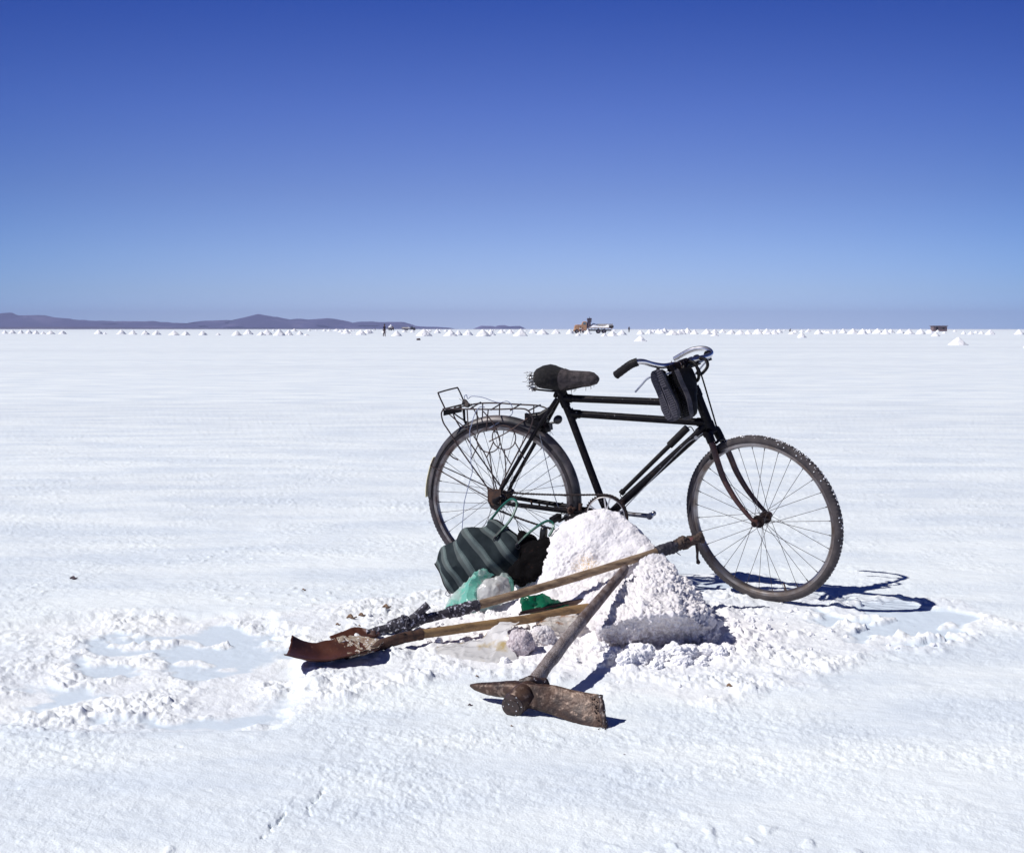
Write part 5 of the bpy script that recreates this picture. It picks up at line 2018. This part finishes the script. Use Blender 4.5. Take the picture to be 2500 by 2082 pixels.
for L_ in (l1, l2):
    mb = MB()
    mb.tube(smooth_path(L_, 8), .0052, 8, flat=((0, -1, .2), 1.25))
    h_ = mb.build('handle', M['green'], bag)
    mb = MB()
    p, q = np.array(L_[0]), np.array(L_[1])
    mb.tube([p - unit(q - p) * .010, p + unit(q - p) * .034], .0065, 8)
    mb.tube([p + np.array((math.cos(a) * .009, -.002, math.sin(a) * .009 - .012)) for a in np.linspace(0, 2 * PI, 14, endpoint=False)], .002, 6, closed=True)
    mb.build('handle_end', M['lamp'], h_)
mb = MB()
mb.tube([np.array((-.262, 5.30, .030)) + np.array((math.cos(a) * .010, 0, math.sin(a) * .010)) for a in np.linspace(0, 2 * PI, 16, endpoint=False)], .0018, 6, closed=True)
mb.build('ring', M['steel'], bag)
mb = MB()
mb.ball((-.072, 5.36, .288), (.028, .02, .018), .9, 1.5, 3, seed=5)
mb.ball((-.045, 5.37, .285), (.022, .02, .014), .9, 1.5, 3, seed=9)
gb = mb.build('green_cloth', M['pl_green'], None, loc=(-.06, 5.36, .28))
tag(gb, 'small crumple of green plastic poking from the top corner of the striped bag', 'plastic bag')

def cloth_disp(p, c, n_):
    return mn.fractal(p * 11, .9, 2.1, 3) * .022 + abs(mn.noise(p * 22)) * .012 + mn.noise(p * 90) * .0015


jk = remeshed('jacket', [
    [(0.020, 5.345, 0.302), (0.045, 5.325, 0.272), (0.061, 5.245, 0.248), (0.106, 5.245, 0.250), (0.054, 5.385, 0.255), (0.017, 5.145, 0.200), (0.028, 5.105, 0.130), (0.087, 5.085, 0.135), (0.045, 5.395, 0.110), (0.126, 5.345, 0.110), (0.036, 5.245, 0.070)],
    [(0.106, 5.245, 0.250), (0.149, 5.275, 0.272), (0.174, 5.255, 0.258), (0.178, 5.215, 0.222), (0.158, 5.165, 0.188), (0.118, 5.105, 0.158), (0.076, 5.085, 0.138), (0.066, 5.185, 0.225), (0.166, 5.325, 0.160), (0.106, 5.345, 0.160), (0.086, 5.195, 0.090)],
    [(.0, 5.12, .130), (.08, 5.09, .135), (.15, 5.15, .190), (.165, 5.2, .212), (.065, 5.2, .235), (.0, 5.16, .175), (.08, 5.25, .1), (.0, 5.25, .08)],  # lower hull of black cloth also fills in the dark shade below
], .009, M['jacket'], cloth_disp, (.07, 5.25, .0), 5.0, 4)
tag(jk, 'black knitted jacket spilling out of the striped bag onto the salt', 'jacket')
bt_ = thing('bottle', 'dark bottle neck standing in the black jacket beside the bag', 'bottle', (.128, 5.31, .22))
mb = MB()
mb.tube(smooth_path([(.126, 5.31, .205), (.127, 5.31, .25), (.130, 5.31, .285), (.131, 5.31, .302)], 5), [.0165] * 6 + [.016] * 5 + [.0155, .015, .0145, .013, .010], 16)
mb.build('bottle_neck', M['bottle'], bt_)


# ------------------------------------------------------------------ plastic bags and sheet
def film(mb, corners, nu, nv, amp, sc, seed, zmin=True, bulge=0.0):
    c00, c10, c11, c01 = [np.array(c, float) for c in corners]
    def f(u, v):
        p = c00 * (1 - u) * (1 - v) + c10 * u * (1 - v) + c11 * u * v + c01 * (1 - u) * v
        q = Vector((u * sc, v * sc, seed))
        e = 1.0 - 2.0 * abs(mn.noise(q)) - .8 * abs(mn.noise(q * 2.1 + Vector((3, 1, 4))))
        e2 = mn.noise(q + Vector((5, 5, 5)))
        ed = math.sin(PI * u) * math.sin(PI * v)
        p = p + np.array((e2 * amp * .9, mn.noise(q * .8 + Vector((9, 1, 3))) * amp * .8, (e - .45) * amp * 1.3 + bulge * ed))
        if zmin:
            p[2] = max(p[2], gh(p[0], p[1]) + .002)
        return p
    mb.grid(f, nu, nv)


CLEAR = [[(-0.32, 4.396, 0.0), (-0.239, 4.303, 0.0), (-0.15, 4.281, 0.0), (-0.061, 4.264, 0.003), (0.016, 4.302, 0.01)], [(-0.294, 4.417, 0.012), (-0.222, 4.373, 0.02), (-0.139, 4.369, 0.035), (-0.069, 4.361, 0.03), (-0.007, 4.365, 0.05)], [(-0.262, 4.458, 0.016), (-0.19, 4.436, 0.03), (-0.12, 4.433, 0.045), (-0.07, 4.442, 0.06), (-0.014, 4.396, 0.085)], [(-0.235, 4.48, 0.012), (-0.17, 4.469, 0.022), (-0.114, 4.478, 0.04), (-0.04, 4.502, 0.095), (0.023, 4.502, 0.095)]]
TEAL = [[(-0.274, 4.994, 0.005), (-0.222, 5.012, 0.006), (-0.166, 4.994, 0.026), (-0.143, 5.012, 0.041)], [(-0.252, 5.044, 0.044), (-0.208, 5.062, 0.057), (-0.176, 5.044, 0.08), (-0.147, 5.062, 0.092)], [(-0.218, 5.094, 0.086), (-0.186, 5.112, 0.107), (-0.158, 5.094, 0.127), (-0.133, 5.112, 0.115)], [(-0.162, 5.134, 0.127), (-0.147, 5.152, 0.143), (-0.114, 5.134, 0.155), (-0.078, 5.152, 0.132)]]
DGREEN = [[(0.032, 4.844, 0.051), (0.077, 4.862, 0.044), (0.13, 4.844, 0.058), (0.215, 4.862, 0.073)], [(0.035, 4.869, 0.078), (0.085, 4.887, 0.073), (0.136, 4.869, 0.072), (0.215, 4.887, 0.074)], [(0.051, 4.884, 0.092), (0.096, 4.902, 0.101), (0.139, 4.884, 0.084), (0.213, 4.902, 0.074)], [(0.093, 4.904, 0.108), (0.117, 4.922, 0.111), (0.147, 4.904, 0.091), (0.215, 4.922, 0.072)]]
RUSTY = [[(0.138, 4.582, 0.03), (0.19, 4.598, 0.035), (0.233, 4.6, 0.045), (0.262, 4.642, 0.05)], [(0.104, 4.673, 0.04), (0.145, 4.579, 0.06), (0.2, 4.675, 0.05), (0.244, 4.662, 0.065)], [(0.072, 4.745, 0.045), (0.135, 4.734, 0.055), (0.195, 4.739, 0.06), (0.244, 4.746, 0.06)]]


def folded(mb, rows, n, amp, sc, seed, off=(0, 0, 0)):
    A_ = np.array(rows) + np.array(off)
    R_, C_ = A_.shape[:2]

    def f(u, v):
        a, b = u * (R_ - 1), v * (C_ - 1)
        i, j = min(int(a), R_ - 2), min(int(b), C_ - 2)
        a -= i
        b -= j
        p = (A_[i, j] * (1 - a) + A_[i + 1, j] * a) * (1 - b) + (A_[i, j + 1] * (1 - a) + A_[i + 1, j + 1] * a) * b
        q = Vector(tuple(p * sc)) + Vector((seed, 0, 0))
        e = abs(mn.noise(q)) + .5 * abs(mn.noise(q * 2.2))
        return p + np.array((mn.noise(q + Vector((7, 1, 2))) * amp * .7, (.3 - e) * amp, (.35 - e) * amp * 1.3))
    mb.grid(f, (R_ - 1) * n + 1, (C_ - 1) * n + 1)


tl = thing('plastic_bag', 'teal translucent plastic bag holding a white bundle in front of the striped bag', 'plastic bag', (-.16, 5.08, .0))
mb = MB()
folded(mb, TEAL, 18, .010, 28, 1.0)
folded(mb, TEAL, 14, .014, 20, 5.0, (.010, .018, -.004))
mb.ball((-.120, 5.13, .142), (.026, .022, .020), .5, 1.3, 4, seed=2)
mb.ball((-.030, 5.12, .094), (.036, .040, .050), .30, 1.0, 4, seed=6)
mb.build('film', M['pl_teal'], tl)
mb = MB()
mb.ball((-.083, 5.060, .084), (.054, .050, .052), .16, 1.1, 5, seed=3)
mb.ball((-.046, 5.08, .094), (.038, .040, .050), .22, 1.3, 4, seed=8)
mb.ball((-.125, 5.02, .045), (.030, .02, .014), .4, 1.3, 4, seed=4)
mb.build('bundle', M['pl_white'], tl)

dg_ = thing('plastic_bag', 'dark green plastic bag tucked under the propped shovel handle', 'plastic bag', (.11, 4.96, .05))
mb = MB()
folded(mb, DGREEN, 16, .010, 26, 3.0)
mb.ball((.085, 4.91, .068), (.048, .030, .034), .30, 1.2, 5, seed=1)
mb.build('film', M['pl_green'], dg_)

cl = thing('plastic_sheet', 'crumpled clear cloudy plastic sheet lying below the front shovel handle', 'plastic sheet', (-.12, 4.42, .02))
mb = MB()
folded(mb, CLEAR, 18, .012, 16, 2.0)
mb.build('film', M['pl_clear'], cl)
cs_ = thing('plastic_sheet', 'small rust stained plastic scrap at the end of the front shovel handle', 'plastic sheet', (.16, 4.68, .05))
mb = MB()
folded(mb, RUSTY, 16, .012, 30, 4.0)
mb.build('film', M['pl_rusty'], cs_)

for c_, r_, sd, lab in (((.028, 4.375, .046), (.047, .050, .052), 2, 'grey white lump of salt rock held in the clear plastic sheet'),
                        ((.105, 4.455, .046), (.045, .042, .043), 5, 'bright white round lump of salt rock beside the pickaxe handle')):
    bm_ = MB()
    bm_.ball((0, 0, 0), (1, 1, 1), 0, 1, 6)
    v = []
    for p in bm_.v:
        q = Vector(p)
        d = 1 + .16 * mn.fractal(q * 1.4 + Vector((sd, 0, 0)), .9, 2, 3) + (.4 - mn.voronoi(q * 5 + Vector((sd, 1, 0)))[0][0]) * .10 + mn.noise(q * 16) * .03
        v.append(tuple(np.array(c_) + np.array(p) * d * np.array(r_)))
    bm_.v = v
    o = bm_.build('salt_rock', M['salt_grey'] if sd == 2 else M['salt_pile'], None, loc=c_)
    tag(o, lab, 'salt rock')

# ------------------------------------------------------------------ litter on the crust
DB = [(-1.939, 5.731, .016, 'twisted dark scrap of litter alone on the salt at the left'), (-.884, 5.50, .009, 'small brown pebble on the salt above the scoop tip'), (-.61, 4.91, .018, 'brown dried peel between the scoop and the striped bag'),
      (-.575, 4.955, .013, 'brown twist beside the dried peel behind the scoop'), (-.649, 4.821, .009, 'tan crumb just above the rusty scoop, left one'), (-.565, 4.80, .007, 'tan crumb just above the rusty scoop, right one'),
      (-.489, 5.046, .016, 'long tan scrap near the bottom of the striped bag'), (.676, 3.988, .011, 'reddish brown scrap on the salt right of the pickaxe shadow'), (-.123, 3.80, .007, 'dark pebble below the pick point'),
      (-.111, 4.097, .005, 'tiny brown crumb above the pick point'), (.0, 3.60, .004, 'tiny brown crumb below the pickaxe eye')]
for i, (x, y, r_, lab) in enumerate(DB):
    mb = MB()
    z = gh(x, y) + r_ * .35
    lumpy_tube(mb, [(x - r_, y, z), (x - r_ * .3, y + r_ * .4, z + r_ * .3), (x + r_ * .4, y - r_ * .2, z), (x + r_ * 1.1, y + r_ * .2, z + r_ * .2)], [r_ * .15, r_ * .42, r_ * .30, r_ * .12], .6, 60, i, seg=10, n=5)
    o = mb.build('scrap', M['stone'] if i in (0, 8) else M['tan'], None, loc=(x, y, z))
    tag(o, lab, 'litter')
p = at_px(1023, 831)
mb = MB()
mb.ball((p[0], p[1], .07), (.20, .16, .12), .4, 1.5, 3)
o = mb.build('stone', M['stone'], None, loc=(p[0], p[1], 0))
tag(o, 'dark stone on the open flat below the far trucks', 'stone')
